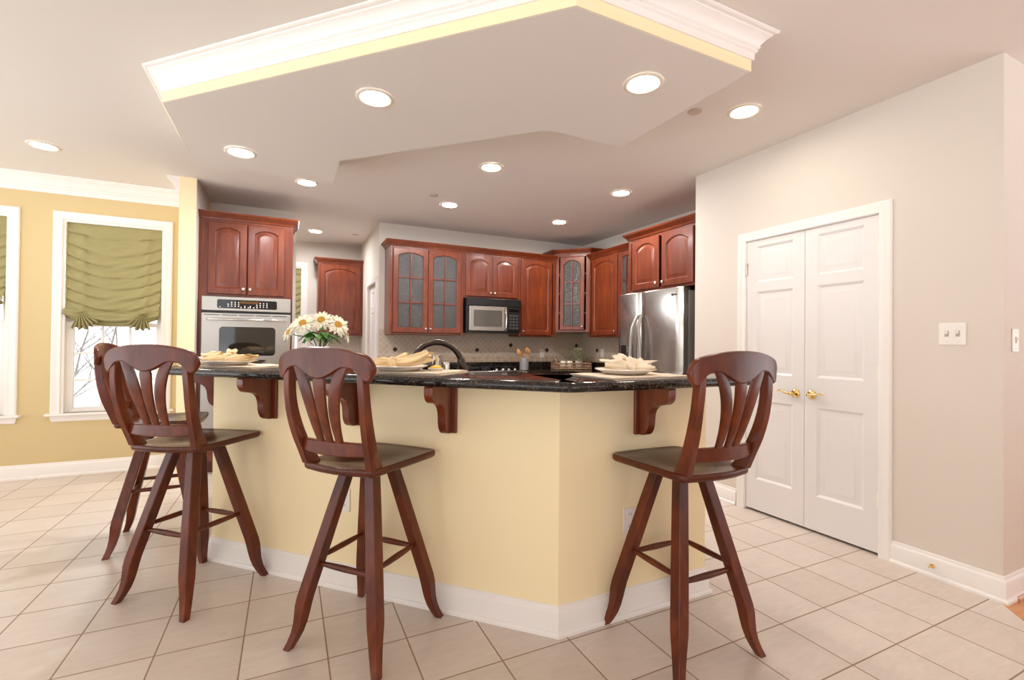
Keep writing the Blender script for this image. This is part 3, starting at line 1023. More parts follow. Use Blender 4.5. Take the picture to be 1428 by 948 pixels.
MB().box(0, 0.055, -0.018, 0, cz0, cz1).box(cw - 0.055, cw, -0.018, 0, cz0, cz1).box(0.055, cw - 0.055, -0.018, 0, cz0, cz0 + 0.035).box(0.055, cw - 0.055, -0.018, 0, cz1 - 0.04, cz1).build("face_frame", "cherry", ct, bevel=0.0015)
make_door(ct, 0.075, cz0 + 0.03, cw - 0.15, cz1 - cz0 - 0.075, True, True, (cw - 0.15 - 0.024, 0.05), 0.05, -0.0185, arc=0.30)
mb = MB()
sweep(mb, [pen[3], (cw, -0.018), (0, -0.018), pen[1]], CABCROWN, cz1 - 0.002)
mb.build("crown_moulding", "cherry", ct, angle=30)

# right-hand run, facing -x : local x runs towards -y
RX = 3.69
R90 = radians(-90)
rdep = 3.998 - RX
make_cabinet("wall_cabinet", "tall single door cherry cabinet right of the glass corner cabinet", "wall cabinet", (RX, 5.285, 0), R90, 0.640, rdep, UB, UT,
             [dict(x=0.085, w=0.53, z=UB + 0.022, h=UT - UB - 0.05, knob=(0.53 - 0.026, 0.05))], (False, False), group="cherry wall cabinets")
make_cabinet("wall_cabinet", "cherry cabinet with a narrow dark glass door half behind the refrigerator cabinet", "wall cabinet", (RX, 4.643, 0), R90, 0.578, rdep, UB, UT,
             pair(0.578, UB, UT, 0.035, True, stile=0.05), (False, False), shelves=3, group="cherry wall cabinets")
make_cabinet("wall_cabinet", "deep cherry cabinet with two arched doors above the refrigerator", "wall cabinet", (3.318, 4.015, 0), R90, 0.985, 0.68, 1.806, 2.375,
             [dict(x=0.075, w=0.40, z=1.83, h=0.515, knob=(0.40 - 0.028, 0.045)), dict(x=0.51, w=0.40, z=1.83, h=0.515, knob=(0.028, 0.045))], (True, False), group="cherry wall cabinets")
# passage cabinet
make_cabinet("wall_cabinet", "single door cherry cabinet in the passage behind the flowers", "wall cabinet", (0.375, 7.29, 0), 0, 0.622, 0.305, UB, 2.405,
             [dict(x=0.03, w=0.555, z=UB + 0.02, h=2.405 - UB - 0.05)], (True, False), group="cherry wall cabinets")

# oven tower
TY = 5.262
TW = 0.804
ot = thing("oven_cabinet", "tall cherry oven cabinet beside the yellow wall end", "oven cabinet", (-0.7705, TY, 0), 0)
TD = 5.915 - TY
P = 0.018
MB().box(0, P, 0, TD, 0, 2.42).box(TW - P, TW, 0, TD, 0, 2.42).box(P, TW - P, 0, TD, 2.40, 2.42).box(P, TW - P, 0, TD, 1.690, 1.708).box(P, TW - P, 0, TD, 0.10, 0.118).box(P, TW - P, TD - 0.01, TD, 0.118, 2.40).build("carcass", "cherry", ot, smooth=False)
MB().box(0, 0.034, -0.018, 0, 0.09, 2.42).box(TW - 0.020, TW, -0.018, 0, 0.09, 2.42).box(0.034, TW - 0.020, -0.018, 0, 1.683, 1.72).box(0.034, TW - 0.020, -0.018, 0, 2.36, 2.42).box(0.034, 0.085, -0.018, 0, 1.72, 2.36).box(TW - 0.085, TW - 0.020, -0.018, 0, 1.72, 2.36).build("face_frame", "cherry", ot, bevel=0.0015)
dwid = (TW - 0.15 - 0.006) / 2
make_door(ot, 0.075, 1.705, dwid, 0.685, True, False, (dwid - 0.026, 0.055), 0.058, -0.0185)
make_door(ot, 0.075 + dwid + 0.006, 1.705, dwid, 0.685, True, False, (0.026, 0.055), 0.058, -0.0185)
make_door(ot, 0.03, 0.12, TW - 0.06, 0.27, False, False, None, 0.05, -0.0185)
MB().box(0.0, TW, 0.05, 0.07, 0.0, 0.10).build("toe_kick", "cherry", ot, smooth=False)
mb = MB()
sweep(mb, [(TW, TD - 0.3), (TW, -0.018), (0, -0.018)], CABCROWN, 2.418)
mb.build("crown_moulding", "cherry", ot, angle=30)

def rrect(x0, x1, z0, z1, r, n=6):
    pts = []
    for cx, cz, a0 in ((x1 - r, z1 - r, 0), (x0 + r, z1 - r, 90), (x0 + r, z0 + r, 180), (x1 - r, z0 + r, 270)):
        for k in range(n + 1):
            a = radians(a0 + 90 * k / n)
            pts.append((cx + r * cos(a), cz + r * sin(a)))
    return pts
def rslab(x0, x1, z0, z1, r, y0, y1, soft=0.004):
    a = rrect(x0, x1, z0, z1, r)
    b = rrect(x0 + soft, x1 - soft, z0 + soft, z1 - soft, max(r - soft, 0.001))
    return MB().loft([[(x, y1, z) for x, z in a], [(x, y0 + soft, z) for x, z in a], [(x, y0, z) for x, z in b]])

# wall ovens (double: upper in view over the bar, lower mostly behind it)
ov = thing("wall_oven", "stainless built in double wall oven with black control panel", "oven", (-0.736, TY - 0.019, 0), 0)
OW = 0.756
MB().box(0.02, OW - 0.02, 0.02, 0.55, 0.41, 1.675).build("oven_body", "darkgrey", ov, smooth=False)
cp = rslab(0.0, OW, 1.545, 1.680, 0.012, -0.040, 0.012).build("control_panel", "steel", ov, angle=30)
rslab(0.125, OW - 0.125, 1.568, 1.652, 0.014, -0.0425, -0.036, 0.001).build("display", "blackglass", cp, angle=30)
def button(m):
    m.build("button", "outlet", cp, smooth=False)
for gx in (0.215, OW - 0.300):
    for i in range(4):
        for j in range(3):
            if j == 2 and i == 0:
                continue
            button(MB().lathe([(0.0055, -0.0432), (0.0055, -0.0424)], 10, (gx + i * 0.029, 0, 1.590 + j * 0.018), "y"))
for i, gx in enumerate((0.322, 0.354, 0.384, 0.400, 0.430, 0.458)):
    button(MB().box(gx - 0.004, gx + 0.004, -0.0432, -0.0424, 1.576, 1.598 if i % 2 else 1.586))
button(MB().lathe([(0.005, -0.0432), (0.005, -0.0424)], 10, (0.150, 0, 1.580), "y"))
MB().box(0.315, 0.470, -0.0432, -0.0424, 1.618, 1.640).build("amber_readout", plain("dim_amber_display", srgb(96, 62, 20), 0.2), cp, smooth=False)
MB().box(0.004, OW - 0.004, -0.020, 0.012, 1.523, 1.545).build("vent_gap", "black", ov, smooth=False)
def oven_door(z0, z1):
    d = rslab(0.0, OW, z0, z1, 0.010, -0.045, 0.012).build("oven_door", "steel", ov, angle=30)
    for k in range(5):
        xx = 0.022 + k * (OW - 0.044) / 5
        MB().box(xx, xx + (OW - 0.044) / 5 - 0.016, -0.0462, -0.044, z1 - 0.022, z1 - 0.016).build("vent_slot", "black", d, smooth=False)
    wz0, wz1 = z0 + 0.130, z1 - 0.130
    rslab(0.145, OW - 0.135, wz0, wz1, 0.034, -0.0475, -0.043, 0.002).build("oven_window", "ovenglass", d, angle=30)
    zz = z1 - 0.062
    h = MB().tube([(0.055, -0.044, zz), (0.050, -0.070, zz), (0.075, -0.088, zz), (0.20, -0.096, zz), (OW / 2, -0.099, zz), (OW - 0.20, -0.096, zz), (OW - 0.075, -0.088, zz), (OW - 0.050, -0.070, zz), (OW - 0.055, -0.044, zz)], 0.0105, 12)
    h.build("handle", "chrome", d)
    return d
oven_door(0.985, 1.523)
MB().box(0.004, OW - 0.004, -0.020, 0.012, 0.962, 0.985).build("vent_gap", "black", ov, smooth=False)
oven_door(0.415, 0.962)

# microwave
mw = thing("microwave", "stainless and black over the range microwave", "microwave", (2.006, 5.520, 0), 0)
MWW = 0.752
MB().box(0, MWW, 0.02, 0.39, 1.405, 1.832).build("casing", "black", mw, bevel=0.004)
MB().box(0, MWW, -0.012, 0.02, 1.735, 1.832).build("vent_grille", "black", mw, bevel=0.006)
md = rslab(0.03, 0.545, 1.420, 1.730, 0.008, -0.022, 0.02).build("door", "steel", mw, angle=30)
rslab(0.085, 0.475, 1.472, 1.682, 0.016, -0.024, -0.02, 0.001).build("door_window", plain("microwave_window", srgb(78, 74, 68), 0.12, spec=0.8), md, angle=30)
MB().tube([(0.515, -0.02, 1.72), (0.518, -0.050, 1.70), (0.523, -0.062, 1.575), (0.518, -0.050, 1.45), (0.515, -0.02, 1.43)], 0.011, 12).build("handle", "chrome", md)
mp_ = rslab(0.552, MWW - 0.015, 1.420, 1.730, 0.006, -0.018, 0.02).build("control_panel", "black", mw, angle=30)
MB().box(0.575, 0.715, -0.0195, -0.0175, 1.672, 1.706).build("display", "blackglass", mp_, smooth=False)
kb = MB()
for i in range(3):
    for j in range(5):
        kb.box(0.580 + i * 0.047, 0.612 + i * 0.047, -0.0192, -0.0178, 1.450 + j * 0.040, 1.472 + j * 0.040)
kb.build("keypad", "darkgrey", mp_, smooth=False)
MB().box(0.02, MWW - 0.02, 0.03, 0.37, 1.395, 1.405).build("underside", "darkgrey", mw, smooth=False)

# backsplash, black upstand, accent tiles, outlets
bs = MB().box(1.0, 3.992, 5.908, 5.9195, 1.006, 1.425).build("backsplash", "splash_y", smooth=False)
structure(bs, "beige diagonal tile backsplash on the back wall", "backsplash")
MB().box(3.990, 3.9995, 4.07, 5.908, 1.006, 1.425).build("side_backsplash", "splash_x", bs, smooth=False)
def diamond(parent, x, z, y, s=0.033):
    return MB().loft([[(x, y, z - s), (x + s, y, z), (x, y, z + s), (x - s, y, z)], [(x, y + 0.006, z - s), (x + s, y + 0.006, z), (x, y + 0.006, z + s), (x - s, y + 0.006, z)]]).build("accent_tile", "accent", parent, smooth=False)
for x, z in ((1.205, 1.174), (1.75, 1.239), (2.299, 1.169), (2.801, 1.239), (3.382, 1.173), (3.887, 1.239)):
    if x == 1.75:
        continue
    diamond(bs, x, z, 5.9055)
s = 0.033
MB().loft([[(3.9875, 5.53, 1.176 - s), (3.9875, 5.53 + s, 1.176), (3.9875, 5.53, 1.176 + s), (3.9875, 5.53 - s, 1.176)], [(3.993, 5.53, 1.176 - s), (3.993, 5.53 + s, 1.176), (3.993, 5.53, 1.176 + s), (3.993, 5.53 - s, 1.176)]]).build("accent_tile", "accent", bs, smooth=False)
wall_plate("wall_outlet", "white outlet plate on the backsplash behind the faucet", (1.534, 5.908, 1.135), 0)
wall_plate("wall_outlet", "white outlet plate on the backsplash right of the utensil crock", (3.30, 5.908, 1.125), 0)
wall_plate("wall_outlet", "white outlet plate on the side backsplash beside the refrigerator", (3.990, 5.404, 1.14), R90)

# base cabinets and back counter
def base_cabinet(label, loc, rz, W, D, nd, z1=0.872):
    t = thing("base_cabinet", label, "base cabinet", loc, rz, "cherry base cabinets")
    MB().box(0, W, 0, D, 0.10, z1).build("carcass", "cherry", t, smooth=False)
    MB().box(0, W, 0.06, D, 0.0, 0.10).build("toe_kick", "black", t, smooth=False)
    w = (W - 0.02 * (nd + 1)) / nd
    for k in range(nd):
        x = 0.02 + k * (w + 0.02)
        make_door(t, x, 0.13, w, 0.52, True, False, (w - 0.03 if k % 2 == 0 else 0.03, 0.47), 0.055, -0.001)
        dr = panel_slab(w, 0.155, 0.019, [(0.03, w - 0.03, 0.03, 0.125)], 0.006, 0.012).build("drawer", "cherry", t, angle=25, loc=(x, -0.020, 0.68))
        MB().lathe([(0.0, -0.030), (0.010, -0.029), (0.0155, -0.023), (0.006, -0.011), (0.006, 0.0)], 16, (w / 2, 0, 0.078), "y").build("knob", "nickel", dr)
    return t
base_cabinet("cherry base cabinets along the back wall left of the cooktop", (1.02, 5.31, 0), 0, 0.93, 0.605, 2)
base_cabinet("cherry base cabinet under the cooktop", (1.952, 5.31, 0), 0, 0.86, 0.605, 2)
base_cabinet("cherry base cabinet right of the cooktop by the corner", (2.814, 5.31, 0), 0, 0.50, 0.605, 1)
base_cabinet("cherry base cabinet on the right beside the refrigerator", (3.39, 5.30, 0), R90, 1.21, 0.60, 3)
ctp = [(1.01, 5.275), (3.355, 5.275), (3.355, 4.085), (3.99, 4.085), (3.99, 5.907), (1.01, 5.907)]
kc = tag(MB().prism(ctp, 0.873, 0.910).build("back_countertop", "granite", bevel=0.006), "black granite counter along the back wall", "countertop")
MB().box(1.01, 3.975, 5.888, 5.907, 0.910, 1.006).box(3.972, 3.989, 4.085, 5.888, 0.910, 1.006).build("upstand", "granite", kc, bevel=0.003)

# cooktop
ck = thing("gas_cooktop", "black gas cooktop on the back counter below the microwave", "cooktop", (2.32, 5.58, 0.910), 0)
MB().box(-0.455, 0.455, -0.265, 0.255, 0, 0.014).build("glass_top", "blackglass", ck, bevel=0.008)
MB().box(-0.455, 0.455, -0.272, -0.262, 0.0, 0.013).build("steel_edge", "chrome", ck, bevel=0.003)
for bx_, by_ in ((-0.30, -0.10), (-0.30, 0.13), (0.02, 0.10), (0.30, 0.12)):
    bn = MB().lathe([(0.05, 0.012), (0.048, 0.024), (0.030, 0.026), (0.030, 0.034), (0.0, 0.036)], 20, (bx_, by_, 0)).build("burner", "black", ck)
    g = MB()
    for q in (-0.10, 0.10):
        g.box(bx_ - 0.105, bx_ + 0.105, by_ + q - 0.005, by_ + q + 0.005, 0.040, 0.050)
        g.box(bx_ + q - 0.005, bx_ + q + 0.005, by_ - 0.105, by_ + 0.105, 0.040, 0.050)
        for r in (-0.10, 0.10):
            g.box(bx_ + q - 0.006, bx_ + q + 0.006, by_ + r - 0.006, by_ + r + 0.006, 0.012, 0.042)
    g.box(bx_ - 0.105, bx_ + 0.105, by_ - 0.004, by_ + 0.004, 0.040, 0.050).box(bx_ - 0.004, bx_ + 0.004, by_ - 0.105, by_ + 0.105, 0.040, 0.050)
    g.build("grate", "black", ck, bevel=0.002)
for k in range(4):
    MB().lathe([(0.021, 0.012), (0.020, 0.030), (0.016, 0.034), (0.0, 0.034)], 18, (0.04 + 0.085 * k, -0.20, 0)).box(0.036 + 0.085 * k, 0.044 + 0.085 * k, -0.219, -0.181, 0.032, 0.040).build("knob", "chrome", ck, bevel=0.001)

# lower counter behind the bar, sink cabinets, faucet
mb = MB()
lowf = [(1.94, 1.745), (1.066, 1.745), (-0.385, 3.196), (-0.385, 4.15)]
sweep(mb, lowf, [(-0.126, 0), (-0.126, 0.037), (-0.775, 0.037), (-0.782, 0.02), (-0.775, 0)], 0.873)
tag(mb.build("lower_countertop", "granite", angle=30), "lower black granite sink counter behind the raised bar", "countertop")
mb = MB()
sweep(mb, lowf, [(-0.127, 0.10), (-0.127, 0.872), (-0.74, 0.872), (-0.74, 0.10)])
sb = mb.build("sink_base_cabinet", "cherry", smooth=False)
tag(sb, "cherry cabinet run under the sink counter, kitchen side of the bar", "base cabinet")
mb = MB()
sweep(mb, lowf, [(-0.127, 0.0), (-0.127, 0.10), (-0.67, 0.10), (-0.67, 0.0)])
mb.build("toe_kick", "black", sb, smooth=False)

fa = thing("kitchen_faucet", "dark bronze gooseneck kitchen faucet arching behind the bar", "faucet", (0.628, 2.622, 0.910), 0)
dx, dy = cos(radians(-10)), sin(radians(-10))
MB().lathe([(0.0, 0.0), (0.030, 0.0), (0.030, 0.012), (0.021, 0.022), (0.019, 0.055), (0.0, 0.056)], 24).build("base", "bronze", fa)
R_, ZC_ = 0.1425, 0.2075
pts = [(0, 0, 0.05), (0, 0, 0.13), (0, 0, 0.19)]
for k in range(0, 17):
    a = radians(180 - 10 * k)
    pts.append(((R_ + R_ * cos(a)) * dx, (R_ + R_ * cos(a)) * dy, ZC_ + R_ * sin(a)))
MB().tube(pts, 0.0165, 16).build("spout", "bronze", fa)
def fp(q, z):
    return Vector((q * dx, q * dy, z))
MB().tube([fp(0.2765, 0.258), fp(0.279, 0.250), fp(0.286, 0.226), fp(0.297, 0.190), fp(0.299, 0.182)], [0.018, 0.022, 0.023, 0.031, 0.028], 18).build("spray_head", "bronze", fa)
MB().tube([(0, 0, 0.04), (0.012, 0.02, 0.06), (0.03, 0.075, 0.085)], [0.012, 0.009, 0.007], 10).build("lever", "bronze", fa)

# refrigerator
FXr = 3.200
fr = thing("refrigerator", "stainless side by side refrigerator with curved handles", "refrigerator", (FXr, 4.060, 0), R90)
FW = 0.915
MB().box(0.005, FW - 0.005, 0.075, 0.76, 0.02, 1.765).build("cabinet_body", plain("grey_steel_side", srgb(150, 144, 138), 0.45, 0.3), fr, bevel=0.006)
def fridge_door(x0, x1, z0, z1):
    loops = []
    n = 12
    for zz, ins in ((z0, 0.006), (z0 + 0.008, 0.0), (z1 - 0.008, 0.0), (z1, 0.006)):
        l = []
        for k in range(n + 1):
            t = k / n
            x = x0 + (x1 - x0) * t
            bow = 0.016 * (1 - (2 * t - 1) ** 2)
            cr_ = 0.012 * (1 - min(1, min(t, 1 - t) / 0.06)) ** 2
            l.append((x, -bow + cr_ + ins, zz))
        l += [(x1, 0.07, zz), (x0, 0.07, zz)]
        loops.append(l)
    return MB().loft(loops)
split = 0.362
dl = fridge_door(0.0, split - 0.003, 0.06, 1.790).build("freezer_door", "steel_v", fr, angle=40)
dr_ = fridge_door(split + 0.003, FW, 0.06, 1.790).build("fridge_door", "steel_v", fr, angle=40)
MB().box(0.0, FW, 0.02, 0.07, 0.0, 0.055).build("kick_grille", "darkgrey", fr, smooth=False)
MB().box(0.02, 0.06, 0.03, 0.12, 1.765, 1.792).box(FW - 0.06, FW - 0.02, 0.03, 0.12, 1.765, 1.792).build("hinge_cover", "darkgrey", fr, bevel=0.004)
for d_, hx, s_ in ((dl, split - 0.040, -1), (dr_, split + 0.045, 1)):
    pts = []
    for k in range(13):
        t = k / 12
        b = sin(pi * t)
        pts.append((hx + s_ * 0.050 * b - s_ * 0.018, -0.020 - 0.055 * min(1, b * 2.2), 0.72 + 0.84 * t))
    MB().tube(pts, 0.0135, 12, 1.25).build("handle", "steel", d_)
# dispenser
rslab(0.070, 0.262, 0.86, 1.262, 0.012, -0.018, -0.002, 0.003).build("dispenser_panel", "darkgrey", dl, angle=30)
rslab(0.080, 0.155, 0.90, 1.255, 0.008, -0.0195, -0.012, 0.001).build("dispenser_recess", "black", dl, angle=30)
rslab(0.165, 0.255, 1.18, 1.25, 0.006, -0.021, -0.012, 0.001).build("dispenser_controls", "steel", dl, angle=30)
rslab(0.185, 0.235, 1.02, 1.10, 0.006, -0.021, -0.012, 0.001).build("paddle", "black", dl, angle=30)
MB().lathe([(0.012, -0.014), (0.012, -0.004)], 20, (FW - 0.115, 0, 1.725), "y").box(FW - 0.098, FW - 0.066, -0.010, -0.002, 1.719, 1.731).build("emblem", "darkgrey", dr_, smooth=False)

# ================================================================ BAR STOOLS
def sect(x, y, z, a, b, rr=0.25):
    """rounded rectangle section at height z: half widths a (x) and b (y)"""
    pts = []
    ra, rb = a * rr, b * rr
    for sx, sy in ((1, 1), (-1, 1), (-1, -1), (1, -1)):
        p = [(x + sx * a, y + sy * (b - rb), z), (x + sx * (a - ra), y + sy * b, z)]
        if sx * sy < 0:
            p.reverse()
        pts += p
    return pts
SEAT = 0.765
def make_stool():
    """local +y is the way the sitter faces"""
    r = empty("bar_stool")
    # --- legs on the diagonals of a square base
    prof = [(0.085, 0.735, 0.0235), (0.128, 0.60, 0.0245), (0.190, 0.40, 0.0255), (0.251, 0.205, 0.0255), (0.259, 0.17, 0.0250), (0.264, 0.135, 0.0230), (0.270, 0.10, 0.0208), (0.281, 0.062, 0.0188), (0.297, 0.028, 0.0170), (0.314, 0.0, 0.0155)]
    for sx, sy in ((1, 1), (-1, 1), (-1, -1), (1, -1)):
        m = MB()
        q = 1 / sqrt(2)
        m.loft([sect(sx * rr * q, sy * rr * q, z, a, a, 0.14) for rr, z, a in prof])
        m.build("leg", "stool", r, angle=30)
    MB().loft([sect(0, 0, 0.700, 0.075, 0.075, 0.2), sect(0, 0, 0.728, 0.095, 0.095, 0.2), sect(0, 0, 0.734, 0.095, 0.095, 0.2)]).build("swivel_block", "stool", r)
    # --- stretchers
    for k in range(4):
        z = 0.335 if k % 2 == 0 else 0.352
        rad = 0.190 + (0.40 - z) * 0.3077
        q = rad / sqrt(2)
        c0 = [(-q, -q), (q, -q), (q, q), (-q, q)]
        a, b = Vector(c0[k] + (z,)), Vector(c0[(k + 1) % 4] + (z,))
        d = b - a
        a2, b2 = a + d * 0.05, b - d * 0.05
        pts = [a2 + (b2 - a2) * t for t in (0, 0.08, 0.25, 0.5, 0.75, 0.92, 1)]
        MB().tube(pts, [0.0085, 0.0095, 0.0120, 0.0135, 0.0120, 0.0095, 0.0085], 12).build("stretcher", "stool", r)
    # --- seat
    out = []
    hw_r, hw_f, yb, yf = 0.184, 0.205, -0.205, 0.225
    def corner(cx, cy, rad, a0, a1, n=6):
        return [(cx + rad * cos(radians(a0 + (a1 - a0) * k / n)), cy + rad * sin(radians(a0 + (a1 - a0) * k / n))) for k in range(n + 1)]
    out += corner(hw_f - 0.035, yf - 0.035, 0.035, 0, 90)
    for t in (0.75, 0.5, 0.25):
        xx = (hw_f - 0.035) * (2 * t - 1)
        out.append((xx, yf + 0.010 * (1 - (2 * t - 1) ** 2)))
    out += corner(-(hw_f - 0.035), yf - 0.035, 0.035, 90, 180)
    out += [(-(hw_f * 0.5 + hw_r * 0.5), 0.0)]
    out += corner(-(hw_r - 0.03), yb + 0.03, 0.03, 180, 270)
    for t in (0.25, 0.5, 0.75):
        xx = (hw_r - 0.03) * (2 * t - 1)
        out.append((xx, yb - 0.022 * (1 - (2 * t - 1) ** 2)))
    out += corner(hw_r - 0.03, yb + 0.03, 0.03, 270, 360)
    out += [((hw_f * 0.5 + hw_r * 0.5), 0.0)]
    def dish(x, y):
        d = 0.0
        for sx in (-1, 1):
            d += 0.020 * math.exp(-(((x - sx * 0.075) / 0.085) ** 2 + ((y + 0.04) / 0.12) ** 2))
        d += 0.006 * math.exp(-((x / 0.12) ** 2 + ((y + 0.08) / 0.1) ** 2))
        # front lip rolls down a little either side of a middle ridge
        d += 0.010 * max(0, (y - 0.10) / 0.12) ** 2 * min(1, abs(x) / 0.10)
        return d
    loops = []
    for sc_, zz in ((0.90, 0.734), (0.965, 0.735), (0.992, 0.741), (1.0, 0.748), (1.0, 0.757), (0.992, 0.763), (0.975, SEAT)):
        loops.append([(x * sc_, y * sc_, zz) for x, y in out])
    for sc_ in (0.92, 0.82, 0.70, 0.56, 0.40, 0.24, 0.10):
        loops.append([(x * sc_, y * sc_, SEAT - dish(x * sc_, y * sc_) * min(1, (1 - sc_) / 0.22)) for x, y in out])
    MB().loft(loops).build("seat", "seat", r, angle=50)
    # --- back posts: sweep out, then straighten
    def back_y(z):
        t = (z - SEAT) / 0.385
        return -0.172 - 0.095 * (1 - (1 - min(1, max(0, t))) ** 2.2) - 0.004 * t
    for s in (-1, 1):
        lp = []
        for k in range(13):
            t = k / 12
            z = SEAT - 0.004 + t * 0.395
            x = s * (0.160 + 0.028 * sin(pi * min(1, t * 1.1) * 0.62) - 0.006 * t)
            a = 0.0165 - 0.002 * t
            b = 0.029 - 0.010 * min(1, t * 1.5) + (0.006 * max(0, 1 - t * 6))
            lp.append(sect(x, back_y(z), z, a, b, 0.16))
        MB().loft(lp).build("back_post", "stool", r, angle=35)
    # --- lower rail
    lp = []
    for k in range(17):
        t = k / 16
        x = -0.172 + 0.344 * t
        s = 2 * t - 1
        y = back_y(0.84) - 0.030 * (1 - s * s) + 0.004
        hz = 0.024 + 0.004 * (1 - s * s)
        zc = 0.842
        lp.append([(x, y - 0.011, zc - hz + 0.004), (x, y - 0.008, zc - hz), (x, y + 0.008, zc - hz), (x, y + 0.011, zc - hz + 0.004),
                   (x, y + 0.011, zc + hz - 0.004), (x, y + 0.008, zc + hz), (x, y - 0.008, zc + hz), (x, y - 0.011, zc + hz - 0.004)])
    MB().loft(lp).build("lower_rail", "stool", r, angle=35)
    # --- crest rail
    HW = 0.238
    def crest_y(x):
        u = abs(x) / HW
        return back_y(1.15) - 0.034 * (1 - u * u) + 0.004
    lp = []
    NS = 40
    for k in range(NS + 1):
        x = HW * sin(-pi / 2 + pi * k / NS)
        u = abs(x) / HW
        top = 1.238 - 0.040 * u ** 2.2
        # bottom edge: middle drop, arches over the slats, lobes at the ends
        bot = 1.158 - 0.043 * max(0, cos(min(1, u / 0.46) * pi / 2)) ** 1.3 - 0.054 * math.exp(-((u - 0.90) / 0.16) ** 2) * (1 if u > 0.5 else 0.0)
        end = sqrt(max(0.0, 1 - (max(0, u - 0.82) / 0.18) ** 2))
        midz = 1.158
        top = midz + (top - midz) * end
        bot = midz + (bot - midz) * end
        th = 0.013 * (0.35 + 0.65 * end)
        y = crest_y(x)
        h = max(top - bot, 0.002)
        e_ = min(0.006, h * 0.3)
        lp.append([(x, y - th, bot + e_), (x, y - th * 0.5, bot), (x, y + th * 0.5, bot), (x, y + th, bot + e_), (x, y + th - 0.003, top - e_), (x, y + th * 0.3, top), (x, y - th * 0.6, top), (x, y - th - 0.002, top - e_)])
    MB().loft(lp).build("crest_rail", "stool", r, angle=40)
    # --- slats: one straight with a diamond head, two bowed
    def slat(fx, fw):
        lp = []
        for k in range(15):
            t = k / 14
            z = 0.858 + (1.168 - 0.858) * t
            x = fx(t)
            u = abs(x) / HW
            y0 = back_y(0.84) - 0.030 * (1 - (x / 0.172) ** 2) + 0.004
            y1 = crest_y(x)
            y = y0 + (y1 - y0) * (1 - (1 - t) ** 1.8) - 0.004 * sin(pi * t)
            lp.append(sect(x, y, z, fw(t), 0.0075, 0.3))
        return MB().loft(lp)
    def w_side(t):
        return 0.0140 + 0.0115 * sin(pi * min(1.0, t * 1.05) * 0.66)
    for s in (-1, 1):
        slat(lambda t, s=s: s * (0.046 + 0.012 * t + 0.052 * t ** 3), w_side).build("back_slat", "stool", r, angle=35)
    slat(lambda t: 0.0, lambda t: 0.0140 + 0.0140 * min(1, t / 0.80) - max(0, t - 0.80) * 0.085).build("back_slat", "stool", r, angle=35)
    return r

SEATPARTS = ("seat", "back_post", "lower_rail", "crest_rail", "back_slat")
proto = make_stool()
stools = [((0.330, 2.112), 42.0, 0.0, "dark reddish wood bar stool in the middle, facing the long bar face"),
          ((1.530, 1.512), 90.0, 0.0, "dark reddish wood bar stool at the right, facing the short bar face"),
          ((-0.412, 2.848), 46.5, 11.0, "dark reddish wood bar stool in front of another stool at the left"),
          ((-0.715, 3.660), 2.0, -2.0, "dark reddish wood bar stool mostly hidden at the far left end of the bar")]
for i, (p, head, sw, label) in enumerate(stools):
    o = proto if i == 0 else copy_tree(proto)
    o.location = (p[0], p[1], 0)
    o.rotation_euler = (0, 0, radians(head - 90))
    tag(o, label, "bar stool", "dark wood swivel bar stools")
    for ch in o.children:
        if ch.name.split(".")[0] in SEATPARTS:
            ch.rotation_euler = (0, 0, radians(sw))

# ================================================================ LAMPS AND COVERS
def downlight_proto(mat):
    r = empty("recessed_downlight")
    n = 40
    MB().lathe([(0.074, 0.0), (0.074, -0.004), (0.080, -0.0085), (0.092, -0.008), (0.099, -0.003), (0.099, 0.0)], n, caps=False).build("trim_ring", "ring", r, angle=40)
    MB().lathe([(0.0, -0.003), (0.06, -0.003), (0.0745, -0.0015), (0.0745, 0.0), (0.0, 0.0)], n).build("lens", mat, r, angle=40)
    return r
dps = {k: downlight_proto(k) for k in ("lamp_warm", "lamp_kitchen", "lamp_white")}
used_first = set()
KIND = ["lamp_warm", "lamp_white", "lamp_warm", "lamp_kitchen", "lamp_white", "lamp_white", "lamp_kitchen", "lamp_white", "lamp_warm", "lamp_white", "lamp_warm"]
lights = [(-1.714, 4.795, CEIL, "lit recessed downlight over the breakfast area, far left"),
          (0.139, 4.765, CEIL, "lit recessed downlight just past the tip of the soffit"),
          (2.584, 2.038, CEIL, "lit recessed downlight between the soffit and the double door wall"),
          (1.524, 3.633, CEIL, "lit recessed downlight in the ceiling notch behind the soffit"),
          (2.917, 3.671, CEIL, "lit recessed downlight nearest the refrigerator cabinet"),
          (1.545, 4.824, CEIL, "lit recessed downlight above the faucet, before the glass door cabinet"),
          (2.952, 4.885, CEIL, "lit recessed downlight nearest the corner cabinet"),
          (0.312, 6.796, CEIL, "lit recessed downlight in the passage"),
          (0.404, 2.581, SZ, "lit recessed downlight in the middle of the soffit, above the middle stool"),
          (-0.313, 3.747, SZ, "lit recessed downlight in the soffit's far left arm"),
          (1.590, 1.833, SZ, "lit recessed downlight in the soffit's right arm")]
for i, (x, y, z, label) in enumerate(lights):
    kd = KIND[i]
    o = copy_tree(dps[kd]) if kd in used_first else dps[kd]
    used_first.add(kd)
    o.location = (x, y, z - 0.0006)
    tag(o, label, "ceiling light", "recessed downlights")
for x, y, label in ((2.307, 2.177, "small round ceiling cover beside the soffit's right arm"), (1.301, 4.582, "small round ceiling cover near the glass cabinet downlight"), (0.821, 6.758, "small round ceiling cover in the passage")):
    t = tag(MB().lathe([(0.0, -0.008), (0.038, -0.008), (0.042, -0.004), (0.042, 0.0), (0.0, 0.0)], 28, (x, y, CEIL - 0.0006)).build("sprinkler_cover", "grille"), label, "sprinkler cover", "ceiling sprinkler covers")

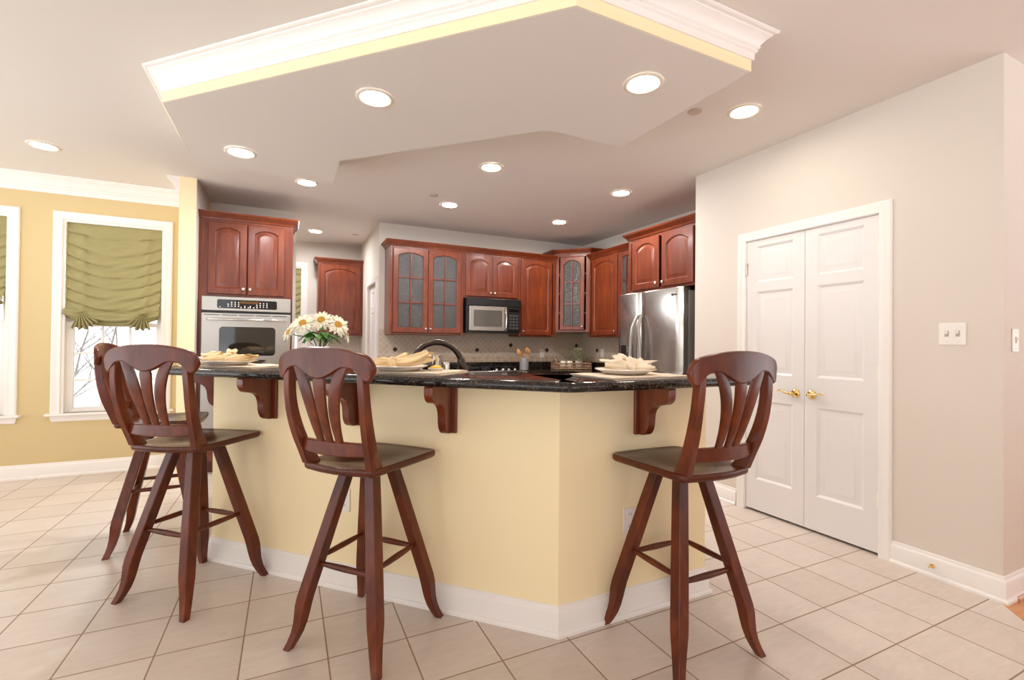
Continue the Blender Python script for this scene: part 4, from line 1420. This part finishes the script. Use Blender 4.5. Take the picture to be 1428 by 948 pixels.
# ================================================================ THINGS ON THE BAR
def placemat(p, rz, label, L=0.44, Wm=0.31):
    t = thing("placemat", label, "placemat", (p[0], p[1], TOP + 0.0005), rz, "woven placemats on the bar")
    for k, (dz, dx_, dr) in enumerate(((0.0, 0.012, 0.02), (0.007, 0.0, 0.0))):
        m = MB()
        NX, NY = 24, 16
        top, bot = [], []
        for j in range(NY + 1):
            for i in range(NX + 1):
                x = -L / 2 + L * i / NX + dx_
                y = -Wm / 2 + Wm * j / NY
                w = 0.0009 * sin(x * 40 + k) + 0.0009 * sin(y * 55 + 2 * k)
                xx = x * cos(dr) - y * sin(dr)
                yy = x * sin(dr) + y * cos(dr)
                top.append((xx, yy, dz + 0.0055 + w * (0.4 if k == 0 else 1)))
                bot.append((xx, yy, dz + (0.0005 if k == 0 else 0.0004 + w * 0.4)))
        n1 = len(top)
        f = []
        for j in range(NY):
            for i in range(NX):
                a = j * (NX + 1) + i
                f.append((a, a + 1, a + NX + 2, a + NX + 1))
                f.append((n1 + a, n1 + a + NX + 1, n1 + a + NX + 2, n1 + a + 1))
        rim = [i for i in range(NX + 1)] + [j * (NX + 1) + NX for j in range(1, NY + 1)] + [NY * (NX + 1) + i for i in range(NX - 1, -1, -1)] + [j * (NX + 1) for j in range(NY - 1, 0, -1)]
        for q in range(len(rim)):
            a, b = rim[q], rim[(q + 1) % len(rim)]
            f.append((a, n1 + a, n1 + b, b))
        m.add(top + bot, f)
        m.build("woven_layer", "mat", t, angle=40)
    return t
MATZ = TOP + 0.0142
def plate(p, label, R=0.135):
    t = tag(MB().lathe([(0.0, 0.004), (R * 0.55, 0.003), (R * 0.62, 0.0), (R * 0.68, 0.001), (R * 0.80, 0.010), (R * 0.99, 0.020), (R, 0.0225), (R * 0.985, 0.024), (R * 0.80, 0.0145), (R * 0.66, 0.0085), (R * 0.5, 0.0075), (0.0, 0.0075)], 56, (0, 0, 0)).build("dinner_plate", "porcelain", angle=40), label, "plate", "white plates on the bar")
    t.location = (p[0], p[1], MATZ + 0.0005)
    return t
def napkin(p, rz, label, mat, wings, seed=1, knot=0.024):
    """cloth pulled through a knot: each wing is a pleated fan (angle, length, end width, height, lift)"""
    rnd = random.Random(seed)
    t = thing("cloth_napkin", label, "napkin", (p[0], p[1], MATZ + 0.0150), rz, "knotted napkins on the plates")
    for ang, L, wide, high, lift in wings:
        ca, sa = cos(radians(ang)), sin(radians(ang))
        ph = [rnd.uniform(0, 1) for _ in range(6)]
        loops = []
        NL, NA = 26, 84
        def tri(v):
            return 2 * abs(2 * (v - math.floor(v)) - 1) - 1
        for i in range(NL + 1):
            q = i / NL
            x = 0.006 + L * q
            w = 0.017 + (wide - 0.017) * q ** 0.8
            h = 0.015 + (high - 0.015) * sin(pi * min(1.0, 0.12 + q * 0.62))
            A = 0.10 + 0.26 * q
            mid = 0.018 + lift * q * q
            l = []
            for k in range(NA):
                b = k / NA
                fold = 1 + A * tri(4 * b + ph[0] + 0.35 * q) + 0.5 * A * tri(7 * b + ph[1] - 0.5 * q) + 0.25 * A * tri(11 * b + ph[2])
                yy = w * cos(2 * pi * b) * fold + 0.012 * sin(3 * q + 6 * ph[3])
                zz = mid + h * sin(2 * pi * b) * fold * (1.0 if sin(2 * pi * b) > 0 else 0.7) - 0.010 * q * abs(cos(2 * pi * b))
                xx = x + (0.022 * tri(3 * b + ph[4]) + 0.010 * tri(8 * b + ph[5])) * q
                l.append((xx * ca - yy * sa, xx * sa + yy * ca, max(zz, 0.0)))
            loops.append(l)
        l = loops[-1]
        cx_ = sum(v[0] for v in l) / NA; cy_ = sum(v[1] for v in l) / NA; cz_ = sum(v[2] for v in l) / NA
        for back, shr in ((0.012, 0.82), (0.030, 0.55), (0.045, 0.2)):
            loops.append([(cx_ - ca * back + (v[0] - cx_) * shr, cy_ - sa * back + (v[1] - cy_) * shr, cz_ + (v[2] - cz_) * shr) for v in l])
        MB().loft(loops).build("folded_wing", mat, t, angle=50)
    loops = []
    p5 = rnd.uniform(0, 6)
    for i in range(36):
        a = 2 * pi * i / 36
        l = []
        R0, r0 = knot * 0.85, knot * 0.55
        for k in range(18):
            b = 2 * pi * k / 18
            rr = r0 * (1 + 0.25 * sin(3 * b + 2 * a + p5) + 0.12 * sin(5 * b - 3 * a))
            l.append((rr * 1.5 * sin(b) + 0.005 * sin(a * 2), (R0 + rr * cos(b)) * cos(a), max(0.0, knot * 1.05 + (R0 + rr * cos(b)) * sin(a))))
        loops.append(l)
    MB().loft(loops, ring=True).build("knot", mat, t, angle=60)
    return t
S1, S2, S3, S4 = (0.479, 2.250), (1.392, 1.715), (-0.300, 3.030), (-0.440, 3.610)
placemat((0.545, 2.262), A45, "cream woven placemat on the bar in front of the faucet")
placemat((1.400, 1.690), 0, "pale woven placemat on the right arm of the bar")
placemat((-0.225, 3.040), A45, "cream woven placemat on the bar behind the left stool")
placemat((-0.430, 3.66), radians(-90), "striped woven placemat at the far left end of the bar", 0.40, 0.29)
plate(S1, "white plate in front of the faucet holding a golden napkin")
plate(S2, "white plate on the right arm of the bar holding an ivory napkin")
plate(S3, "white plate behind the left stool's crest, holding a cream napkin")
plate(S4, "white plate at the far left end of the bar, partly hidden")
napkin((S1[0] - 0.035, S1[1] + 0.0), radians(-25), "golden cream cloth napkin on the plate before the faucet", "linen",
       [(185, 0.075, 0.050, 0.030, 0.0), (8, 0.165, 0.042, 0.026, 0.042), (62, 0.10, 0.040, 0.022, 0.030)], 3, 0.020)
napkin((S2[0] + 0.020, S2[1] - 0.02), radians(-20), "ivory knotted cloth napkin on the right arm's plate", "linen_white",
       [(165, 0.115, 0.048, 0.030, 0.006), (-18, 0.085, 0.045, 0.026, 0.004), (120, 0.075, 0.036, 0.024, 0.040), (45, 0.060, 0.034, 0.022, 0.018)], 8, 0.026)
napkin(S3, radians(-28), "cream knotted cloth napkin on the plate before the ovens", "linen",
       [(178, 0.105, 0.046, 0.022, 0.002), (-6, 0.135, 0.044, 0.022, 0.012), (95, 0.060, 0.026, 0.020, 0.040)], 12, 0.021)
napkin(S4, radians(-60), "cream cloth napkin at the far left end of the bar", "linen",
       [(175, 0.10, 0.045, 0.020, 0.0), (5, 0.10, 0.045, 0.020, 0.01)], 21, 0.020)

# cup, shaker, lemon bowl, dark cube beside the faucet
def at_px(az_px, y_depth):
    a = radians(25.52) + math.atan((az_px - 714) / 653.82)
    k = y_depth
    return (k * math.tan(a), k)
p = at_px(610, 2.32)
cup = thing("steel_cup", "tall silver metal cup standing behind the lemon bowl", "cup", (p[0], p[1], TOP), 0)
MB().lathe([(0.0, 0.0), (0.025, 0.0), (0.0265, 0.003), (0.0262, 0.080), (0.0272, 0.083), (0.0252, 0.083), (0.0245, 0.006), (0.0, 0.005)], 32).build("cup_body", "chrome", cup)
MB().lathe([(0.0275, 0.080), (0.0282, 0.0835), (0.0265, 0.0845), (0.0258, 0.081)], 32, caps=False).build("rolled_rim", "chrome", cup)
p = at_px(608, 2.185)
bowl = tag(MB().lathe([(0.0, 0.0), (0.016, 0.0), (0.017, 0.003), (0.032, 0.016), (0.0385, 0.026), (0.0375, 0.027), (0.030, 0.018), (0.015, 0.006), (0.0, 0.005)], 32).build("small_bowl", "porcelain"), "small white bowl of lemons on the bar", "bowl")
bowl.location = (p[0], p[1], TOP)
for k, (dx_, dy_, dz_, lab) in enumerate(((-0.013, -0.006, 0.026, "yellow lemon on the left of the small white bowl"), (0.014, -0.004, 0.026, "yellow lemon on the right of the small white bowl"), (0.001, 0.013, 0.028, "yellow lemon at the back of the small white bowl"))):
    l = tag(MB().lathe([(0.0, -0.019), (0.003, -0.017), (0.009, -0.012), (0.0125, 0.0), (0.009, 0.012), (0.003, 0.016), (0.0, 0.018)], 18, (0, 0, 0), "x").build("lemon", "lemon"), lab, "lemon", "lemons in the small bowl")
    l.location = (p[0] + dx_, p[1] + dy_, TOP + dz_)
    l.rotation_euler = (0, 0, 0.6 * k)
p = at_px(623, 2.26)
sh = thing("pepper_shaker", "small silver shaker beside the steel cup under the faucet", "shaker", (p[0], p[1], TOP), 0)
MB().lathe([(0.0, 0.0), (0.017, 0.0), (0.0175, 0.004), (0.0155, 0.036), (0.0, 0.037)], 24).build("shaker_body", "chrome", sh)
MB().lathe([(0.0165, 0.0365), (0.0165, 0.046), (0.012, 0.053), (0.0, 0.055)], 24).build("shaker_cap", "chrome", sh)
p = at_px(597, 2.30)
bxo = thing("black_box", "small black box behind the golden napkin", "box", (p[0], p[1], TOP), A45)
MB().box(-0.020, 0.020, -0.020, 0.020, 0, 0.030).build("box_body", "black", bxo, bevel=0.003)
MB().box(-0.021, 0.021, -0.021, 0.021, 0.0302, 0.041).build("box_lid", "black", bxo, bevel=0.003)

# ---- vase of white sunflowers
VP = Vector((0.155, 2.76, TOP))
va = thing("glass_vase", "clear glass vase of white sunflowers on the bar behind the middle stool", "vase", VP, 0)
MB().lathe([(0.0, 0.0), (0.048, 0.0), (0.052, 0.006), (0.058, 0.05), (0.050, 0.10), (0.046, 0.125), (0.056, 0.152), (0.054, 0.153), (0.0435, 0.125), (0.0475, 0.10), (0.0555, 0.05), (0.049, 0.012), (0.0, 0.010)], 40).build("vase_glass", "vaseglass", va)
def flower(head, nrm, R, label, seed):
    rnd = random.Random(seed)
    h = Vector(head); nv = Vector(nrm).normalized()
    t = thing("white_sunflower", label, "flower", h, 0, "white sunflowers in the vase")
    q = nv.to_track_quat("Z", "Y")
    t.rotation_euler = q.to_euler()
    for ring, (n, rr, tilt, w) in enumerate(((17, R, 0.22, 0.30), (15, R * 0.86, 0.42, 0.28))):
        m = MB()
        for k in range(n):
            a = 2 * pi * (k + 0.5 * ring) / n + rnd.uniform(-0.08, 0.08)
            L = rr * rnd.uniform(0.9, 1.08)
            tl = tilt + rnd.uniform(-0.18, 0.12)
            loops = []
            for s_ in (0.22, 0.4, 0.62, 0.82, 0.95, 1.0):
                ww = L * w * 0.5 * (sin(pi * min(1, (s_ * 0.92 + 0.06))) ** 0.7 if s_ < 1 else 0.04)
                zz = L * (s_ * math.tan(tl) * 0.8 - 0.35 * s_ * s_ * (0.6 + 0.4 * ring))
                ra = L * s_
                c_, s2 = cos(a), sin(a)
                pts = []
                for e_, dz in ((-1, 0.004), (0, -0.001), (1, 0.004)):
                    pts.append((ra * c_ - e_ * ww * s2, ra * s2 + e_ * ww * c_, zz + dz))
                loops.append(pts)
            m.loft(loops, caps=False, closed=False)
        o = m.build("petals", "petal", t, angle=180)
        o.modifiers.new("thickness", "SOLIDIFY").thickness = 0.0008
    MB().lathe([(0.0, -0.008), (R * 0.30, -0.004), (R * 0.36, 0.004), (R * 0.28, 0.011), (R * 0.12, 0.012), (0.0, 0.010)], 22).build("centre", "pollen", t)
    # stem down into the vase, in the flower's own frame
    inv_ = q.to_matrix().inverted()
    base = Vector((VP.x + (h.x - VP.x) * -0.12, VP.y + (h.y - VP.y) * -0.12, VP.z + 0.014))
    neck = Vector((VP.x + (h.x - VP.x) * 0.22, VP.y + (h.y - VP.y) * 0.22, VP.z + 0.13))
    bend = h - nv * 0.04
    w_ = [base, (base + neck) / 2, neck, (neck + bend) / 2 + Vector((0, 0, 0.02)), bend, h - nv * 0.004]
    MB().tube([inv_ @ (v - h) for v in w_], 0.0032, 8).build("stem", "leaf", t)
    return t
fl = [((0.005, -0.045, 0.262), (-0.25, -1.0, 0.75), 0.062, "white sunflower at the top middle of the bouquet"),
      ((-0.085, -0.030, 0.243), (-0.55, -0.9, 0.8), 0.066, "white sunflower high on the left of the bouquet"),
      ((0.088, -0.040, 0.238), (0.45, -0.9, 0.55), 0.070, "white sunflower on the right of the bouquet, facing out"),
      ((-0.150, 0.010, 0.195), (-0.95, -0.35, 0.45), 0.055, "white sunflower drooping at the far left of the bouquet"),
      ((0.135, 0.015, 0.190), (0.95, -0.25, 0.3), 0.058, "white sunflower drooping at the far right of the bouquet"),
      ((0.020, 0.060, 0.250), (0.1, 0.8, 0.9), 0.058, "white sunflower at the back of the bouquet")]
for i, (h, nv, R, lab) in enumerate(fl):
    flower((VP.x + h[0], VP.y + h[1], VP.z + h[2]), nv, R, lab, 40 + i)
lf = random.Random(5)
mb = MB()
for k in range(14):
    a = 2 * pi * k / 14 + lf.uniform(-0.2, 0.2)
    L = lf.uniform(0.07, 0.10)
    loops = []
    for s_ in (0.0, 0.25, 0.5, 0.75, 1.0):
        r_ = 0.018 + L * s_
        ww = 0.024 * sin(pi * min(0.98, s_ * 0.9 + 0.08))
        zz = 0.165 + 0.045 * s_ - 0.075 * s_ * s_ + 0.012 * (k % 3)
        loops.append([(r_ * cos(a) - e_ * ww * sin(a), r_ * sin(a) + e_ * ww * cos(a), zz + 0.006 * abs(e_)) for e_ in (-1, 0, 1)])
    mb.loft(loops, caps=False, closed=False)
lv = mb.build("bouquet_leaves", "leaf", None, angle=180, loc=VP)
lv.modifiers.new("thickness", "SOLIDIFY").thickness = 0.001
tag(lv, "green leaves around the white sunflowers in the vase", "leaves", kind="stuff")

# ================================================================ ON THE BACK COUNTER
KC = 0.910
cr = thing("utensil_crock", "hammered pewter crock of wooden spoons by the cooktop", "crock", (2.868, 5.62, KC), 0)
MB().lathe([(0.0, 0.0), (0.060, 0.0), (0.062, 0.004), (0.060, 0.155), (0.062, 0.158), (0.056, 0.158), (0.055, 0.01), (0.0, 0.008)], 28).build("crock_body", "crock", cr)
for k, (ax, ay, L, kind, lab) in enumerate(((-0.34, -0.1, 0.27, "spoon", "wooden spoon leaning left in the crock"), (0.02, -0.16, 0.29, "slot", "slotted wooden spoon upright at the front of the crock"), (0.36, 0.05, 0.28, "spoon", "wide wooden spoon leaning right in the crock"),
                                            (-0.16, 0.22, 0.27, "fork", "wooden spatula leaning back left in the crock"), (0.20, 0.20, 0.26, "fork", "wooden spatula leaning back right in the crock"))):
    t = thing("wooden_spoon" if kind != "fork" else "wooden_spatula", lab, "utensil", (2.868 + ax * 0.05, 5.62 + ay * 0.05, KC + 0.012), 0, "wooden utensils in the crock")
    t.rotation_euler = (-ay * 1.0, ax * 1.0, k * 0.2)
    MB().tube([(0, 0, 0), (0, 0, L * 0.5), (0, 0, L * 0.74)], [0.005, 0.006, 0.0055], 10).build("shaft", "utensil", t)
    loops = []
    wmax = 0.030 if kind != "fork" else 0.024
    for s_ in (0.0, 0.12, 0.3, 0.5, 0.7, 0.88, 1.0):
        ww = 0.006 + (wmax - 0.006) * (sin(pi * (0.08 + 0.84 * s_)) if kind != "fork" else min(1, s_ * 2.2))
        z_ = L * 0.72 + 0.085 * s_
        dz = -0.010 * sin(pi * s_) if kind != "fork" else 0
        loops.append([(-ww, dz * 0.2 - 0.003, z_), (0, dz - 0.004, z_), (ww, dz * 0.2 - 0.003, z_), (ww, dz * 0.2 + 0.003, z_), (0, dz + 0.003, z_), (-ww, dz * 0.2 + 0.003, z_)])
    hd = MB().loft(loops).build("head", "utensil", t, angle=60)
    if kind == "slot":
        MB().lathe([(0.008, -0.0125), (0.008, -0.006)], 12, (0, 0, L * 0.72 + 0.045), "y").build("dark_hole", "black", hd)

# wicker tray with candles and a small plant
bp = (3.60, 5.60)
TRAY_RZ = radians(-8)
tr = thing("wicker_tray", "brown open weave wicker tray in the corner of the counter", "tray", (bp[0], bp[1], KC), TRAY_RZ)
TWx, TWy = 0.250, 0.130
MB().box(-TWx, TWx, -TWy, TWy, 0.004, 0.014).build("tray_bottom", "wicker", tr, bevel=0.003)
def ring_pts(z, g=0.0):
    return [(-TWx - g, -TWy - g, z), (0, -TWy - g - 0.004, z), (TWx + g, -TWy - g, z), (TWx + g, TWy + g, z), (0, TWy + g, z), (-TWx - g, TWy + g, z)]
for z in (0.010, 0.040, 0.085):
    m = MB()
    rp = ring_pts(z)
    for k in range(len(rp)):
        m.tube([rp[k], rp[(k + 1) % len(rp)]], 0.0075, 8)
    m.build("woven_hoop", "wicker", tr)
wv = MB()
def zig(a, b, n):
    a, b = Vector(a), Vector(b)
    for k in range(n):
        p0 = a + (b - a) * (k / n)
        p1 = a + (b - a) * ((k + 1) / n)
        wv.tube([p0 + Vector((0, 0, 0.012)), (p0 + p1) / 2 + Vector((0, 0, 0.050)), p1 + Vector((0, 0, 0.085))], 0.0042, 6)
        wv.tube([p1 + Vector((0, 0, 0.012)), (p0 + p1) / 2 + Vector((0, 0, 0.045)), p0 + Vector((0, 0, 0.085))], 0.0042, 6)
zig((-TWx, -TWy, 0), (TWx, -TWy, 0), 14)
zig((TWx, -TWy, 0), (TWx, TWy, 0), 7)
zig((-TWx, TWy, 0), (TWx, TWy, 0), 14)
zig((-TWx, -TWy, 0), (-TWx, TWy, 0), 7)
wv.build("open_weave", "wicker", tr)
for s_ in (-1, 1):
    MB().tube([(s_ * (TWx - 0.005), -0.05, 0.085), (s_ * TWx, -0.045, 0.125), (s_ * TWx, 0.0, 0.140), (s_ * TWx, 0.045, 0.125), (s_ * (TWx - 0.005), 0.05, 0.085)], 0.008, 10).build("handle", "wicker", tr)
def tray_pt(x, y, z):
    return (bp[0] + x * cos(TRAY_RZ) - y * sin(TRAY_RZ), bp[1] + x * sin(TRAY_RZ) + y * cos(TRAY_RZ), KC + z)
for x, lab in ((-0.130, "white pillar candle on the left in the wicker tray"), (-0.030, "white pillar candle in the middle of the wicker tray")):
    t = thing("pillar_candle", lab, "candle", tray_pt(x, -0.02, 0.0145), 0, "candles in the wicker tray")
    MB().lathe([(0.0, 0.0), (0.040, 0.0), (0.041, 0.003), (0.041, 0.096), (0.038, 0.100), (0.030, 0.095), (0.0, 0.092)], 26).build("wax", "wax", t)
    MB().tube([(0, 0, 0.090), (0.001, 0, 0.105)], 0.0015, 6).build("wick", "black", t)
pt = thing("potted_plant", "small sage green plant in a white pot in the wicker tray", "potted plant", tray_pt(0.120, 0.0, 0.0145), 0)
MB().lathe([(0.0, 0.0), (0.044, 0.0), (0.047, 0.004), (0.055, 0.098), (0.057, 0.102), (0.051, 0.102), (0.049, 0.090), (0.0, 0.088)], 28).build("pot", "porcelain", pt)
rl = random.Random(11)
mb = MB()
for k in range(70):
    a = rl.uniform(0, 2 * pi); el = rl.uniform(0.1, 1.35)
    R_l = rl.uniform(0.05, 0.125)
    c0 = Vector((R_l * cos(a) * cos(el) * 1.1, R_l * sin(a) * cos(el) * 1.1, 0.105 + R_l * sin(el) * 1.25))
    d = Vector((cos(a) * cos(el), sin(a) * cos(el), sin(el) * 0.8 + rl.uniform(-0.3, 0.3))).normalized()
    sd_ = d.cross(Vector((0, 0, 1)))
    sd_ = sd_.normalized() if sd_.length > 1e-3 else Vector((1, 0, 0))
    L = rl.uniform(0.028, 0.050)
    up_ = sd_.cross(d)
    loops = []
    for s_ in (0, 0.3, 0.65, 1.0):
        ww = L * 0.42 * sin(pi * (0.06 + 0.88 * s_))
        q = c0 + d * L * s_ - up_ * 0.006 * s_ * s_
        loops.append([tuple(q - sd_ * ww + up_ * 0.002), tuple(q), tuple(q + sd_ * ww + up_ * 0.002)])
    mb.loft(loops, caps=False, closed=False)
fo = mb.build("foliage", "sage", pt, angle=180)
fo.modifiers.new("thickness", "SOLIDIFY").thickness = 0.0008
mb = MB()
for k in range(12):
    a = 2 * pi * k / 12
    mb.tube([(0.01 * cos(a), 0.01 * sin(a), 0.088), (0.04 * cos(a), 0.04 * sin(a), 0.14), (0.07 * cos(a), 0.07 * sin(a), 0.165 + 0.03 * (k % 3))], 0.0016, 6)
mb.build("stems", "sage", pt)

# ================================================================ OUTSIDE
structure(MB().box(-30, 12, Y1 + 0.4, 45, -0.9, -0.6).build("ground", "snow", smooth=False), "pale winter ground outside the windows", "ground")
def tree(x, y, H, seed, label):
    rnd = random.Random(seed)
    t = thing("bare_tree", label, "tree", (x, y, -0.6), 0, "bare trees outside the windows")
    tk, br = MB(), MB()
    def grow(p, d, L, r, depth, mb_):
        pts = [p]
        q = p.copy(); dd_ = d.copy()
        for k in range(3):
            dd_ = (dd_ + Vector((rnd.uniform(-.18, .18), rnd.uniform(-.18, .18), rnd.uniform(-.02, .12)))).normalized()
            q = q + dd_ * L / 3
            pts.append(q.copy())
        mb_.tube(pts, [r, r * 0.88, r * 0.76, r * 0.62], 6)
        if depth == 0:
            return
        for k in range(3 if depth > 1 else 4):
            nd = (dd_ + Vector((rnd.uniform(-.9, .9), rnd.uniform(-.9, .9), rnd.uniform(-.1, .6)))).normalized()
            st = pts[1 + (k % 3)]
            grow(st.copy(), nd, L * rnd.uniform(0.55, 0.8), r * 0.55, depth - 1, br)
    grow(Vector((0, 0, 0)), Vector((0, 0, 1)), H * 0.45, 0.035 * H / 4, 4, tk)
    tk.build("trunk", "bark", t, angle=60)
    br.build("branches", "bark", t, angle=60)
tree(-3.0, 9.4, 3.4, 3, "bare tree outside the window nearest the ovens")
tree(-5.6, 11.6, 3.4, 9, "bare tree outside the window cut by the left edge")
tree(-4.2, 16.0, 3.8, 13, "bare tree farther off seen through the window nearest the ovens")
